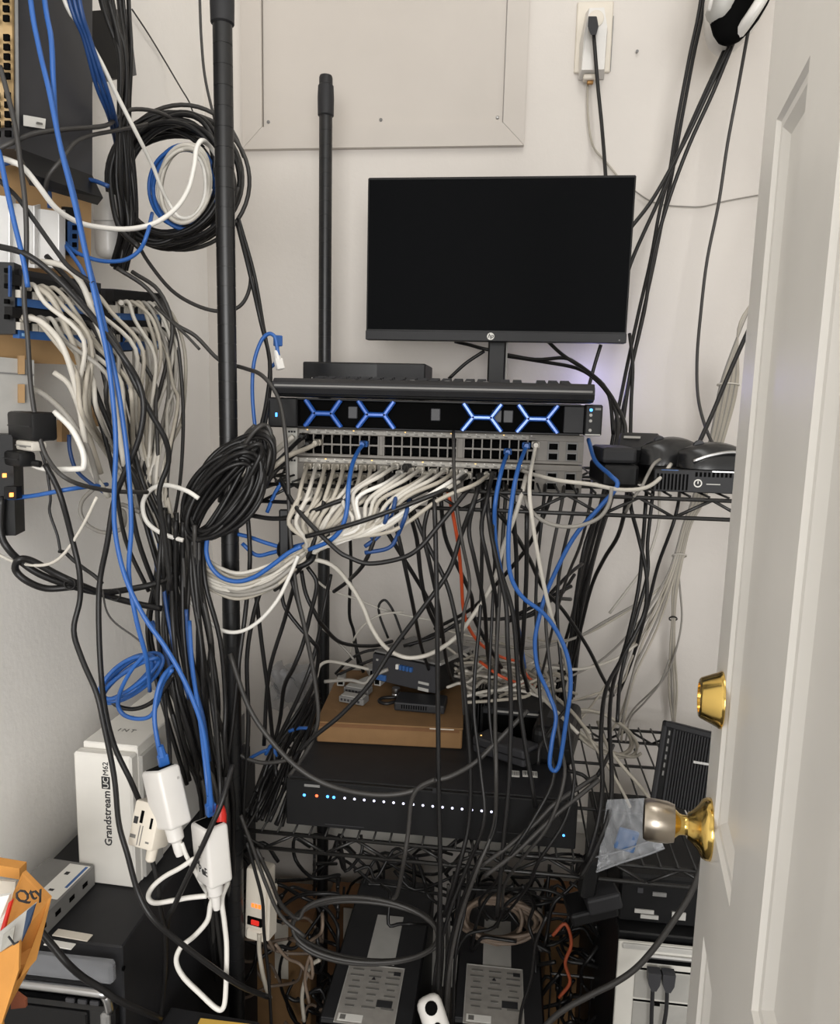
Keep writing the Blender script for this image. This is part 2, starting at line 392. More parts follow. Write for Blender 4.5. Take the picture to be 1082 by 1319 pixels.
for i, (p, q) in enumerate(((393, 437), (461, 506), (597, 645), (668, 718))): strut_set(p, q, i)
for pxx in (452, 560, 640, 655): part('drive_latch', STEEL, sv, (P(pxx, 530, SY).x-sv.location.x, .014, sh*.55), (.014, .003, .018), .001)
# ------------------------------------------------------------------ two network switches under it
def port_mesh(w, h, d):
    b = MB(); poly = [(-w/2, -h/2), (w/2, -h/2), (w/2, h*.28), (w*.28, h*.28), (w*.28, h/2), (-w*.28, h/2), (-w*.28, h*.28), (-w/2, h*.28)]
    f = [b.bm.verts.new((x, 0, z)) for x, z in poly]; g = [b.bm.verts.new((x, d, z)) for x, z in poly]
    n = len(poly)
    for i in range(n): b.bm.faces.new((f[i], g[i], g[(i+1) % n], f[(i+1) % n]))
    b.bm.faces.new(g)
    return b
KY = 1.09
def switch(zb, label, h=.0425):
    t = thing('network_switch', label, 'network switch', ((-.323+.109)/2, KY, zb), group=None)
    cx = t.location.x; W = .444
    part('chassis', STEEL, t, (0, .19, h/2), (W-.006, .34, h-.001), .001)
    part('back_panel', DEEP, t, (0, .013, h/2), (W-.01, .003, h-.006))
    gx = [(392, 487), (494, 588), (597, 691)]
    px0 = []
    b = MB(); zl, zt = .0045, h-.009; zm = (zl+zt)/2
    b.mm((-W/2, 0, zt), (W/2, .012, h), .0006); b.mm((-W/2, 0, 0), (W/2, .012, zl), .0006)
    cols = []
    for a, c in gx:
        xa, xc = P(a, 590, KY).x-cx, P(c, 590, KY).x-cx; p = (xc-xa)/8
        b.mm((xa-.002, 0, zm-.0013), (xc+.001, .012, zm+.0013))
        for k in range(9): b.mm((xa+p*k-.001, .0002, zl), (xa+p*k+.001, .012, zt))
        cols += [(xa+p*(k+.5), p) for k in range(8)]
    xa = P(487, 590, KY).x-cx
    for a, c in ((488, 493), (589, 596)): b.mm((P(a, 590, KY).x-cx, -.0004, zl), (P(c, 590, KY).x-cx, .012, zt), .0005)
    xr = P(692, 590, KY).x-cx
    b.mm((xr, 0, zl), (W/2, .012, zt)); b.mm((-W/2, 0, zl), (P(391, 590, KY).x-cx, .012, zt))
    b.out('face_plate', SWM, t)
    part('label_strip', SWL, t, (-.03, -.0006, h-.0045), (W-.10, .001, .0052))
    ear = part('left_ear', BEIM, t, (-W/2+.0085, -.001, h*.5), (.017, .002, h), .0006, label='pale left mounting ear with black marks')
    for q in range(3): part('ear_mark', INK, ear, (-W/2+.0045+q*.0042, -.0024, h-.006), (.003, .0006, .003))
    p0 = port_mesh(.0118, .0112, .009).out('port', DEEP, t)
    first = True
    for x, p in cols:
        for z in ((zt+zm)/2, (zl+zm)/2):
            o = p0 if first else copy(p0, t); first = False
            o.location = (x, .0004, z)
    for a in (704, 728):
        for z in ((zt+zm)/2, (zl+zm)/2):
            x = P(a+8, 590, KY).x-cx
            c = part('uplink_cage', GRYP, t, (x, -.0008, z), (.0165, .002, .0128), .0006); part('cage_opening', DEEP, c, (x, -.002, z-.0006), (.0125, .0012, .0088))
    f = True
    for i, (x, p) in enumerate(cols):
        m = LEDA if (i*7+int(zb*1000)) % 5 == 0 else PAPER
        MB().box((x-.002, -.0014, h-.0022), (.0022, .0006, .0012)).out('port_light', m, t)
        MB().box((x+.001, -.0014, h-.0058), (.005, .0004, .0014)).out('port_number', INKG, t)
    return t, cols, cx
h1 = SZ0-.0015-.0425
sw1, cols, scx = switch(h1, 'upper grey 48-port network switch directly under the server, mostly empty ports')
sw2, _, _ = switch(h1-.0436, 'lower network switch resting on the top wire shelf, its ports full of cables')
# ------------------------------------------------------------------ keyboard on the server
kx0, kx1 = P(352, 495, 1.03).x, P(768, 500, 1.03).x
kb = thing('computer_keyboard', 'black keyboard with rounded palm rest lying across the server', 'keyboard', ((kx0+kx1)/2, 1.035, 1.4035))
kw = kx1-kx0
MB().mm((-kw/2, 0, .0), (kw/2, .19, .016), .006, 2).out('body', PLA, kb, smooth='auto')
b = MB(); n = 10
prof = [(0, .004), (-.016, .005), (-.021, .012), (-.019, .020), (-.010, .026), (.02, .027), (.05, .0225), (.05, .004)]
b.hexa([Vector((-kw/2+.003, y, z)) for y, z in prof], [Vector((kw/2-.003, y, z)) for y, z in prof]); b.out('palm_rest', PLA2, kb, smooth='auto')
part('front_lip', GRYP, kb, (0, -.0208, .0155), (kw-.012, .0014, .003), .0006)
k0 = MB().hexa([Vector(v) for v in ((-.0085, -.0085, 0), (.0085, -.0085, 0), (.0085, .0085, 0), (-.0085, .0085, 0))], [Vector(v) for v in ((-.0065, -.0065, .010), (.0065, -.0065, .010), (.0065, .0065, .010), (-.0065, .0065, .010))]).out('key', PLA2, kb)
first = True
for r in range(6):
    for c in range(22):
        if c in (15, 18): continue
        o = k0 if first else copy(k0, kb); first = False
        o.location = (-kw/2+.03+c*(kw-.06)/21.0, .068+r*.0195, .0145+.0022*r)
for i, x in enumerate((-.03, .02, .05, .075)):
    MB().lathe([(.004, 0), (.004, .002)], (x, .03, .026), (0, 0, 1), 10).out('media_button', GRYP, kb)
# ------------------------------------------------------------------ router behind the keyboard
rx0, rx1 = P(390, 470, 1.26).x, P(548, 475, 1.26).x
ro = thing('router', 'long flat black router with a row of dot lights beneath the rear post', 'router', ((rx0+rx1)/2, 1.26, 1.4035))
rw = rx1-rx0; rz1 = P(470, 467, 1.26).z-1.4035
part('case', PLA, ro, (0, .06, rz1/2+.003), (rw, .12, rz1-.006), .002); part('glossy_front', GLS, ro, (-rw*.19, -.0006, rz1*.6), (rw*.6, .002, rz1*.7), label='glossy black left front with light dots')
part('grey_front', PLA2, ro, (rw*.3, -.0006, rz1*.6), (rw*.38, .002, rz1*.7))
for i in range(13):
    if i == 6: continue
    MB().lathe([(.001, 0), (.001, .0005)], (-rw*.42+i*rw*.038, -.0016, rz1*.55), (0, -1, 0), 6).out('indicator_dot', PAPER, ro)
for sx in (-1, 1):
    for y in (.015, .105): MB().lathe([(.006, 0), (.006, .004)], (sx*rw*.42, y, 0), n=8).out('foot', PLA, ro)
# ------------------------------------------------------------------ mini computer, mice, small boxes at the right of the top shelf
pY = 1.02
mp0 = P(840, 640, pY)
mp = thing('mini_computer', 'slim black desktop computer with slotted front under two mice', 'computer', (mp0.x+.125, pY, TOPZ))
mh = P(880, 605, pY).z-TOPZ
part('case', PLA, mp, (0, .12, mh/2), (.25, .24, mh), .002); part('front_panel', PLA2, mp, (0, -.0015, mh/2), (.25, .004, mh), .001)
part('silver_edge', CHR, mp, (.03, -.0025, mh-.001), (.16, .003, .0016)); part('blue_tab', BLUEP, mp, (-.105, -.0025, mh-.0008), (.022, .003, .001))
for i in range(9): part('intake_slot', DEEP, mp, (-.12+i*.0048, -.0036, mh*.45), (.0024, .001, mh*.72))
for i in range(24): part('intake_slot', DEEP, mp, (-.07+i*.0055, -.0036, mh*.82), (.003, .001, mh*.2))
pr_ = MB().tube([(-.0675+.0048*cos(i*pi/8), -.004, mh*.42+.0048*sin(i*pi/8)) for i in range(16)], .0009, 6, True, 1).out('power_ring', PAPER, mp)
part('power_mark', PAPER, pr_, (-.0675, -.0042, mh*.42+.0015), (.0012, .001, .004)); part('activity_line', LGP, mp, (-.0475, -.004, mh*.4), (.018, .001, .0014))
def mouse(name, label, loc, rotz, L, W, H, m, strip=None):
    t = thing(name, label, 'mouse', loc, rz(rotz)); rows = []; b = MB(); N = 14
    for i in range(N+1):
        u = i/N; x = (u-.5)*L; wv = W/2*(max(.02, 1-abs(2*u-1)**3.2))**.55; hv = H*(.12+.88*max(0, 1-((u-.42)/.6)**2)**.8) if u < .98 else H*.05
        rows.append([b.bm.verts.new((x, wv*cos(pi*k/8), max(0, hv*sin(pi*k/8))**1.0)) for k in range(9)])
    for p, q in zip(rows, rows[1:]):
        for k in range(8): b.bm.faces.new((p[k], p[k+1], q[k+1], q[k]))
    b.bm.faces.new(rows[0]); b.bm.faces.new(rows[-1][::-1])
    for p, q in zip(rows, rows[1:]): b.bm.faces.new((p[0], q[0], q[8], p[8]))
    b.out('shell', m, t, smooth='auto')
    MB().lathe([(.0085, -.003), (.0095, 0), (.0085, .003)], (-L*.26, 0, H*.80), (0, 1, 0), 12).out('scroll_wheel', STEEL, t, smooth='auto')
    if strip:
        MB().tube([(-L*.40, -W*.40, H*.28), (-L*.2, -W*.43, H*.52), (L*.05, -W*.44, H*.66), (L*.28, -W*.40, H*.52), (L*.45, -W*.2, H*.22)], .0028, 6).out('side_strip', strip, t, smooth=True, label='silver curved side strip')
    return t
GM = mat('mouse_black', (30, 30, 31), .25, var=.05)
q = P(873, 598, 1.09); mouse('computer_mouse', 'plain glossy black mouse, left of the two on the mini computer', (q.x, 1.10, TOPZ+mh+.001), radians(20), .115, .062, .040, GM)
q = P(915, 606, 1.05); mouse('computer_mouse', 'black mouse with silver side strip, right one on the mini computer', (q.x+.012, 1.055, TOPZ+mh+.001), radians(8), .115, .060, .036, GM, CHR)
q = P(825, 592, 1.16)
bx = thing('adapter_box', 'small dark grey square box tilted beside the mouse on top shelf', 'box', (q.x+.0, 1.185, TOPZ), rz(radians(-12)))
part('case', PLA2, bx, (0, 0, .036), (.062, .07, .055), .004, rot=Matrix.Rotation(radians(18), 3, 'X')); part('foot_rim', PLA, bx, (0, 0, .006), (.064, .066, .012), .003); part('top_label', LGP, bx, (-.01, -.008, .0655), (.025, .008, .001), rot=Matrix.Rotation(radians(18), 3, 'X'))
q = P(795, 590, 1.1)
bx = thing('power_brick', 'black power brick right of the server end on the top shelf', 'adapter', (q.x-.005, 1.1, TOPZ), rz(radians(4)))
part('case', PLA, bx, (0, 0, .016), (.05, .11, .032), .005, 2); part('upper_case', PLA2, bx, (-.002, -.004, .044), (.048, .09, .022), .005, 2)
# ------------------------------------------------------------------ middle shelf: recorder and what lies on it
nx0, nx1 = -.305, .125; NY = 1.015; NH = .076
nv = thing('video_recorder', 'wide black recorder on the middle shelf with a row of lit dots', 'recorder', ((nx0+nx1)/2, NY, MIDZ))
nw = nx1-nx0
part('case', PLA2, nv, (0, .18, NH/2+.003), (nw, .355, NH-.006), .002); fr = part('front_panel', PLA, nv, (0, -.003, NH/2+.002), (nw+.004, .008, NH-.003), .0015)
for sx in (-1, 1):
    for y in (.03, .32): MB().lathe([(.01, -.001), (.01, .006)], (sx*nw*.42, y, 0), n=10).out('foot', PLA, nv)
def ledpx(x, y, m, s=1):
    p = P(x, y, NY-.007); MB().lathe([(.0019*s, 0), (.0019*s, .0007), (.0011*s, .0012)], (p.x-nv.location.x, -.0068, p.z-MIDZ), (0, -1, 0), 8).out('status_light', m, fr)
for x, y, m in ((392, 1024, LEDB), (408, 1025, LEDR), (422, 1026, LEDB), (430, 1027, LEDB)): ledpx(x, y, m, 1.2)
for i in range(16): ledpx(444+i*12.6, 1028+i*1.17, LEDW)
ledpx(726, 1076, LEDB)
p = P(402, 1012, NY-.007); part('name_strip', GRYP, fr, (p.x-nv.location.x, -.0073, p.z-MIDZ), (.024, .0006, .004))
p = P(560, 1018, NY-.007); part('card_door', PLA2, fr, (p.x-nv.location.x, -.0075, p.z-MIDZ), (.006, .001, .008))
p = P(706, 1062, NY-.007); MB().lathe([(.021, 0), (.021, .0006), (.0195, .0009), (.002, .0007)], (p.x-nv.location.x, -.0068, p.z-MIDZ), (0, -1, 0), 28).out('dial_ring', GLS, fr)
for x0, x1, y in ((420, 470, 1058), (640, 680, 1068)):
    p, q = P(x0, y, NY), P(x1, y, NY); part('panel_line', STEEL, fr, ((p.x+q.x)/2-nv.location.x, -.0072, p.z-MIDZ), (q.x-p.x, .0006, .0008))
NT = MIDZ+NH
def barlabel(x0, x1, y, lab):
    p, q = P(x0, y, Z=NT), P(x1, y, Z=NT); o = thing('barcode_label', lab, 'label', ((p.x+q.x)/2, p.y, NT+.0006))
    w = q.x-p.x; part('paper', PAPER, o, (0, 0, .0003), (w, .019, .0004)); n = 11
    for i in range(n): part('bar', INK, o, (-w*.42+w*.84*i/(n-1), .001, .0007), (w*(.02+.03*((i*5) % 3)/2), .011, .0003))
barlabel(658, 669, 997, 'short white barcode label on the recorder, left piece'); barlabel(673, 692, 997, 'longer white barcode label on the recorder, right of the short one')
# cardboard box on the recorder
cz = NT+.001; f0, f1 = P(407, 957, Z=cz), P(596, 957, Z=cz)
cbx = thing('cardboard_box', 'flat closed brown cardboard box on the recorder carrying small devices', 'box', ((f0.x+f1.x)/2, f0.y+.01, cz), rz(radians(3)))
cw = f1.x-f0.x; cbh = .036; cd = .24
part('carton', CARD, cbx, (0, cd/2, cbh/2-.001), (cw, cd, cbh-.002), .002); part('lid_flap', CARD, cbx, (0, cd/2-.001, cbh), (cw+.002, cd+.002, .003), .001)
part('lid_tuck', CARDD, cbx, (0, -.0015, cbh-.004), (cw-.01, .001, .006)); part('tape', IVO, cbx, (cw*.36, -.0012, cbh-.001), (.04, .004, .0014))
CT = cz+cbh+.003
q = P(535, 893, Z=CT+.012)
db = thing('control_box', 'black box with blue connectors tilted on the cardboard box', 'device', (q.x+.004, q.y+.03, CT+.013), rz(radians(-22)) @ Matrix.Rotation(radians(-5), 3, 'X'))
db.scale = (1.18, 1.18, 1.12); db.location.x -= .028; db.location.y -= .012
part('case', PLA, db, (.002, .06, .027), (.115, .13, .046), .002); part('grey_lid', GRYP, db, (.002, .06, .0515), (.113, .128, .003), .001, label='dull grey metal lid')
part('white_edge', LGP, db, (.058, .06, .0515), (.006, .12, .0042)); part('front_plate', STEEL, db, (.002, -.006, .027), (.112, .002, .042))
for i in range(5): part('blue_terminal', BLUEP if i else PAPER, db, (-.008+i*.006, -.009, .036), (.0045, .006, .008), .0006)
part('blue_port', BLUEP, db, (-.036, -.008, .012), (.017, .005, .010), .001)
part('test_knob', LGP, db, (-.045, -.008, .04), (.003, .003, .003)); part('sticker', LGP, db, (.038, -.0075, .018), (.018, .0008, .004)); part('sticker', LGP, db, (.038, -.0075, .008), (.018, .0008, .005))
q = P(540, 912, Z=CT+.004)
fa = thing('power_brick', 'flat charcoal adapter with a row of slots at box front', 'adapter', (q.x+.001, q.y-.006, CT), rz(radians(-2)))
part('case', PLA2, fa, (0, .02, .008), (.088, .05, .016), .003, 2)
for i in range(11): part('vent_slot', DEEP, fa, (-.03+i*.0042, -.0054, .009), (.0018, .001, .007))
cable('black loop of cord at the left end of the charcoal adapter', BLK, .003, None, [fa.location+Vector(v) for v in ((-.044, .02, .007), (-.06, .012, .005), (-.074, .02, .005), (-.07, .035, .005), (-.05, .04, .006), (-.04, .036, .008))], name='cord')
q = P(510, 898, Z=CT)
setp(MB().lathe([(.0075, 0), (.0078, .003), (.0070, .004), (.0078, .006), (.007, .008), (.0078, .010), (.0072, .018)], (q.x, q.y, CT), n=14).out('metal_connector', CHR, smooth='auto'), 'small ribbed silver connector standing on the cardboard box', 'connector')
for (x, y, r, l) in ((452, 905, 14, 'slim grey slotted module, front one on the cardboard box'), (458, 893, 12, 'slim grey module behind the slotted one on the cardboard box')):
    q = P(x, y, Z=CT+.003); o = thing('grey_module', l, 'device', (q.x, q.y, CT), rz(radians(-r)))
    part('case', GRYP, o, (0, .012, .006), (.048, .024, .011), .0012); part('top_plate', LGP, o, (0, .012, .0122), (.042, .018, .0014), .0004)
    for i in range(6): part('slot', STEEL, o, (-.018+i*.0065, -.0004, .006), (.004, .0008, .004))
for i, (x, y, a) in enumerate(((478, 868, 20), (490, 880, -15), (500, 866, 40), (440, 880, 5), (470, 885, -30))):
    q = P(x, y, Z=CT); o = thing('cable_coupler', 'pale grey cable coupler on the cardboard box, '+('second from left', 'fourth from left', 'rightmost, at the back', 'leftmost', 'third from left')[i], 'connector', (q.x, q.y, CT), rz(radians(a)), group='couplers on the cardboard box')
    part('body', LGP, o, (0, 0, .008), (.014, .03, .016), .001); part('socket', DEEP, o, (0, -.0155, .008), (.009, .001, .009))
# adapters on the recorder at right
q = P(655, 935, Z=NT+.03)
o = thing('media_box', 'dark grey box with pale front edge behind the slanting adapter', 'device', (q.x+.003, q.y+.02, NT), rz(radians(-4)))
part('case', PLA2, o, (0, .06, .026), (.10, .12, .05), .003); part('pale_edge', LGP, o, (.015, -.0006, .046), (.075, .002, .003)); part('dark_front', DEEP, o, (0, -.0012, .022), (.094, .002, .036))
for i in range(5): part('fin', PLA, o, (-.066+i*.005, .05, .03), (.002, .09, .055))
q = P(655, 968, Z=NT+.012)
o = thing('power_brick', 'long black power adapter lying slantwise on the recorder', 'adapter', (q.x-.004, q.y-.004, NT+.003), rz(radians(-38)) @ Matrix.Rotation(radians(-6), 3, 'Y'))
part('case', STEEL, o, (0, 0, .017), (.105, .042, .028), .004, 2); part('groove', PLA, o, (0, 0, .017), (.1056, .0426, .002)); part('lens', LEDA, o, (-.04, -.012, .0315), (.002, .002, .001)); part('end_cap', PLA, o, (.055, 0, .015), (.006, .03, .02), .002)
q = P(712, 985, Z=NT+.02)
o = thing('modem', 'upright rounded black device at the recorder right rear, blue loop before it', 'device', (q.x+.012, q.y+.092, NT), rz(radians(-12)))
part('case', PLA, o, (0, 0, .032), (.066, .13, .062), .012, 3); part('seam', PLA2, o, (0, 0, .034), (.0664, .1304, .0016)); part('top_vent', STEEL, o, (0, .01, .0632), (.03, .06, .001))
# ------------------------------------------------------------------ slatted black device leaning at the right of the middle shelf
a0, a1, a2, a3 = P(838, 1030, 1.08), P(975, 1075, 1.0), P(975, 965, 1.05), P(831, 924, 1.13)
gc = (a0+a2)/2; gx_ = (a1-a0); gz_ = (a3-a0)
GR = frame(gx_, gz_.cross(gx_)*-1)      # local x along, z = normal
t_ = thing('slatted_panel', 'black upright device with fine vertical ribs leaning behind the door knob', 'device', a0, GR)
W_, H_ = gx_.length, gz_.length
nrm = 1
if (GR @ Vector((0, 0, 1))).y > 0: nrm = -1
yl = (GR.transposed() @ gz_).y
sgn = 1 if yl > 0 else -1
part('back_shell', PLA, t_, (W_/2, sgn*H_/2, -.014*nrm), (W_, H_, .026), .006, 2)
part('frame_side', PLA2, t_, (.004, sgn*H_/2, 0), (.008, H_, .008), .002); part('frame_side', PLA2, t_, (.019, sgn*H_/2, 0), (.005, H_*.96, .006), .002)
part('frame_top', PLA2, t_, (W_/2, sgn*(H_-.005), 0), (W_, .010, .008), .002)
for i in range(6): part('edge_slot', GRYP, t_, (.0125, sgn*H_*(.36+.1*i), .0005*nrm), (.0022, .007, .002))
for i in range(34): part('rib', PLA2, t_, (.025+i*.0041, sgn*H_*.47, .001*nrm), (.0021, H_*.90, .005))
part('bright_clip', CHR, t_, (.075, sgn*H_*.62, .005*nrm), (.04, .0035, .002), rot=Matrix.Rotation(.12, 3, 'Z'))
# ------------------------------------------------------------------ clear plastic bag hanging off the shelf edge
BY = .955
poly = [(790, 1032), (828, 1030), (846, 1060), (852, 1094), (818, 1108), (772, 1123), (766, 1090), (772, 1052)]
bag = thing('plastic_bag', 'crumpled clear plastic bag hanging at the shelf edge under the knob', 'bag', P(812, 1123, BY))
b = MB(); N = 24
def inside_bag(u, v): # u, v 0..1 over the quad
    A, B_, C_, D_ = (782, 1030), (830, 1028), (856, 1093), (768, 1124)
    x = (A[0]*(1-u)+B_[0]*u)*(1-v)+(D_[0]*(1-u)+C_[0]*u)*v; y = (A[1]*(1-u)+B_[1]*u)*(1-v)+(D_[1]*(1-u)+C_[1]*u)*v
    return x, y
for side in (1, -1):
    g = []
    for j in range(N+1):
        row = []
        for i in range(N+1):
            u, v = i/N, j/N; x, y = inside_bag(u, v)
            bul = .02*sin(pi*u)*sin(pi*min(1, v*1.25)) if v < .8 else .001
            wr = .007*sin(9*u+5*v)*sin(7*v-3*u)+.004*abs(sin(13*u-9*v))+.003*sin(23*u+17*v*v)
            row.append(b.bm.verts.new(P(x, y, BY-side*bul+wr*(1 if side > 0 else .6))))
        g.append(row)
    for j in range(N):
        for i in range(N): b.bm.faces.new((g[j][i], g[j][i+1], g[j+1][i+1], g[j+1][i]))
b.out('film', BAGM, bag, world=True, smooth=True)
sealb = MB(); sealb.tube([P(768, 1123, BY-.002), P(800, 1111, BY-.004), P(830, 1102, BY-.002), P(856, 1092, BY-.002)], .0016, 6).tube([P(767, 1104, BY-.004), P(800, 1096, BY-.006), P(830, 1086, BY-.004), P(853, 1078, BY-.003)], .0012, 6)
sealb.out('zip_seal', FROST, bag, world=True, smooth=True)
setp(MB().box(P(807, 1082, BY), (.028, .006, .032), Matrix.Rotation(.2, 3, 'Y'), .003, 2).out('blue_adapter', mat('dusty_blue', (74, 104, 146), .5)), 'small dusty blue adapter seen inside the clear plastic bag', 'adapter')
# ------------------------------------------------------------------ outlet with adapter high on the back wall
p = P(764, 58, WY)
ol = thing('wall_outlet', 'white outlet plate high on the back wall right of the access panel', 'outlet', (p.x, WY, p.z))
part('cover_plate', IVO, ol, (0, -.003, .012), (.070, .006, .130), .002); part('painted_shadow', GRYP, ol, (.0358, -.002, 0), (.0016, .004, .10))  # grey strip right of the plate is its cast shadow, painted in
wa = thing('wall_adapter', 'tapered white wall adapter plugged into the outlet plate', 'adapter', (p.x, WY-.0065, p.z))
MB().hexa([Vector(v) for v in ((-.018, 0, .055), (.018, 0, .055), (.026, 0, .02), (.024, 0, -.066), (-.026, 0, -.066), (-.027, 0, 0))], [Vector(v) for v in ((-.014, -.03, .05), (.014, -.03, .05), (.021, -.034, .015), (.02, -.034, -.062), (-.023, -.034, -.062), (-.022, -.034, 0))]).out('case', WHP, wa)
MB().lathe([(.015, 0), (.015, .0012), (.0135, .0016)], (-.001, -.0335, .029), (0, -1, 0), 20).out('socket_face', IVO, wa)
part('bottom_lug', IVO, wa, (-.006, -.016, -.07), (.024, .018, .010), .002); part('brass_pin', mat('dull_brass', (160, 120, 70), .4, .6), wa, (-.004, -.016, -.078), (.012, .006, .007), .001)
# ------------------------------------------------------------------ round white housing at the upper right
hY = 1.44; p = P(955, 54, hY)
hs = thing('wall_housing', 'white rounded housing with black openings above the door edge', 'housing', p)
def blob(nm, m, c, rx, ry, rz_, tilt):
    R = Matrix.Rotation(tilt, 3, 'Y'); b = MB(); bmesh.ops.create_uvsphere(b.bm, u_segments=24, v_segments=14, radius=1)
    for v in b.bm.verts: v.co = R @ Vector((v.co.x*rx, v.co.y*ry, v.co.z*rz_)) + c
    return b.out(nm, m, hs, world=True, smooth=True)
blob('shell', WHP, P(962, -42, hY+.03), .058, .07, .145, radians(14))
blob('dark_opening', DEEP, P(967, -50, hY-.036), .054, .034, .134, radians(14))
MB().tube([P(1006, -60, hY-.06), P(988, -14, hY-.076), P(968, 20, hY-.068), P(946, 50, hY-.03)], .0095, 8).out('rib', WHP, hs, world=True, smooth=True)
MB().tube([P(950, -60, hY-.05), P(938, -20, hY-.05), P(930, 8, hY-.045), P(925, 20, hY-.03)], .022, 12).out('side_pod', LGP, hs, world=True, smooth=True)
MB().tube([P(926, -40, hY-.07), P(917, -4, hY-.07), P(913, 14, hY-.06)], .0035, 8).out('latch', WHP, hs, world=True, smooth=True)
# ------------------------------------------------------------------ tall dark computer at the lower left
PX1, PXL, PYF, PZ = -.452, -.645, .775, .714
pc = thing('server_tower', 'tall dark grey computer against the left wall carrying a white carton', 'computer', ((PX1+PXL)/2, PYF, 0))
w = PX1-PXL
part('case', PLA2, pc, (0, .26, PZ/2), (w, .50, PZ), .002)
fp = part('front_bezel', GLS, pc, (0, -.004, (PZ-.05)/2-.01), (w-.004, .016, PZ-.07), .004)
part('clear_cover', FROST, pc, (0, -.006, PZ-.022), (w-.004, .014, .03), .004, label='clear plastic top edge of the front')
MB().tube([(-w/2+.004, -.014, PZ-.046), (w/2-.03, -.014, PZ-.046), (w/2-.012, -.012, PZ-.052), (w/2-.008, -.010, PZ-.075)], .0055, 8).out('chrome_trim', CHR, pc, smooth=True)
for i in range(7): part('drive_bay', PLA, pc, (-.01, -.0135, PZ-.10-i*.06), (w-.05, .006, .05), .002)
for i in range(3): part('key_pad', STEEL, pc, (w*.2+i*.016, -.0128, PZ-.062), (.012, .004, .006), .001)
part('corner_latch', GRYP, pc, (w/2-.012, -.012, PZ-.088), (.012, .012, .03), .003); MB().lathe([(.003, 0), (.003, .002)], (w/2+.0, .01, PZ-.03), (1, 0, 0), 8).out('side_screw', DEEP, pc)
# white carton standing on it
gR = rz(radians(-3))
g0 = P(104, 1139, Z=PZ+.001); g1 = P(176, 1144, Z=PZ+.001)
gw = .082; gh = P(110, 966, g0.y).z-PZ
gb = thing('white_carton', 'tall white product carton with vertical lettering on the dark computer', 'box', ((g0.x+g1.x)/2-.001, (g0.y+g1.y)/2+.002, PZ+.001), rz(radians(-2)))
part('carton', mat('white_card', (222, 219, 212), .55, var=.02), gb, (0, .112, gh/2), (gw, .19, gh), .0015)
fl = part('front_lid', mat('white_card', (222, 219, 212)), gb, (-.002, .008, gh/2-.004), (gw+.004, .018, gh-.008), .003)
part('inner_sleeve', LGP, gb, (gw/2+.002, .045, gh/2-.006), (.006, .05, gh-.02), .001)
part('lid_seam', INKG, gb, (.0, .0185, gh-.004), (gw, .0008, .0012))
vt = Matrix(((0, -1, 0), (0, 0, -1), (1, 0, 0))).to_3x3()
VT = Matrix(((0, -1, 0), (0, 0, -1), (1, 0, 0)))
tx = text('Grandstream', .0155, INK, fl, (.0085, -.0012, gh*.30), VT, 'carton_lettering', .0002)
part('letter_block', INK, fl, (.003, -.0012, gh*.30+.0945), (.0125, .0006, .018)); text('UC', .0115, PAPER, fl, (.0072, -.0019, gh*.30+.0865), VT, 'carton_lettering')
text('M62xx'[:3], .0115, INK, fl, (.0072, -.0014, gh*.30+.105), VT, 'carton_lettering')
TOPR = Matrix.Identity(3)
text('I N T', .012, INKG, gb, (-.012, .055, gh+.0004), TOPR, 'top_print'); text('r', .014, INKG, gb, (-.02, .10, gh+.0004), TOPR, 'top_print')
# small grey device with a white label, and two bare stickers, on the same computer
q = P(78, 1160, Z=PZ+.03)
gd = thing('grey_switch_box', 'small metallic grey device with white label beside the carton', 'device', (-.578, .83, PZ+.001), rz(radians(-4)))
part('case', GRYP, gd, (-.012, .0, .016), (.075, .125, .032), .002); lb = part('paper_label', PAPER, gd, (.008, .02, .0325), (.032, .07, .0006))
part('blue_stripe', BLUEP, lb, (.020, .03, .0329), (.004, .045, .0004)); part('label_mark', INK, lb, (.002, .035, .0329), (.006, .006, .0004)); part('label_mark', INK, lb, (.004, .0, .0329), (.007, .004, .0004))
for i in range(4): part('side_slot', DEEP, gd, (.0258, -.045+i*.028, .016), (.001, .010, .006))
for (x0, x1, y, h, m, l) in ((69, 118, 1204, .012, IVO, 'cream sticker strip on top of the dark computer, rear one'), (58, 96, 1216, .010, PAPER, 'short white sticker on top of the dark computer, front one')):
    a, c = P(x0, y, Z=PZ+.001), P(x1, y+3, Z=PZ+.001)
    setp(MB().box(((a.x+c.x)/2, (a.y+c.y)/2, PZ+.002), ((c.x-a.x), h, .0016), rz(radians(-4)), .0004).out('sticker_strip', m), l, 'sticker')
# orange cardboard box at the frame's lower left corner
cb = thing('parts_box', 'open orange cardboard box with papers inside at the lower left corner', 'box', (-.485, .58, .0))
OZ0, OZ1 = .40, .80
def pz(x, y, Y): return P(x, y, Y)-cb.location
Yf, Yb = .56, .66
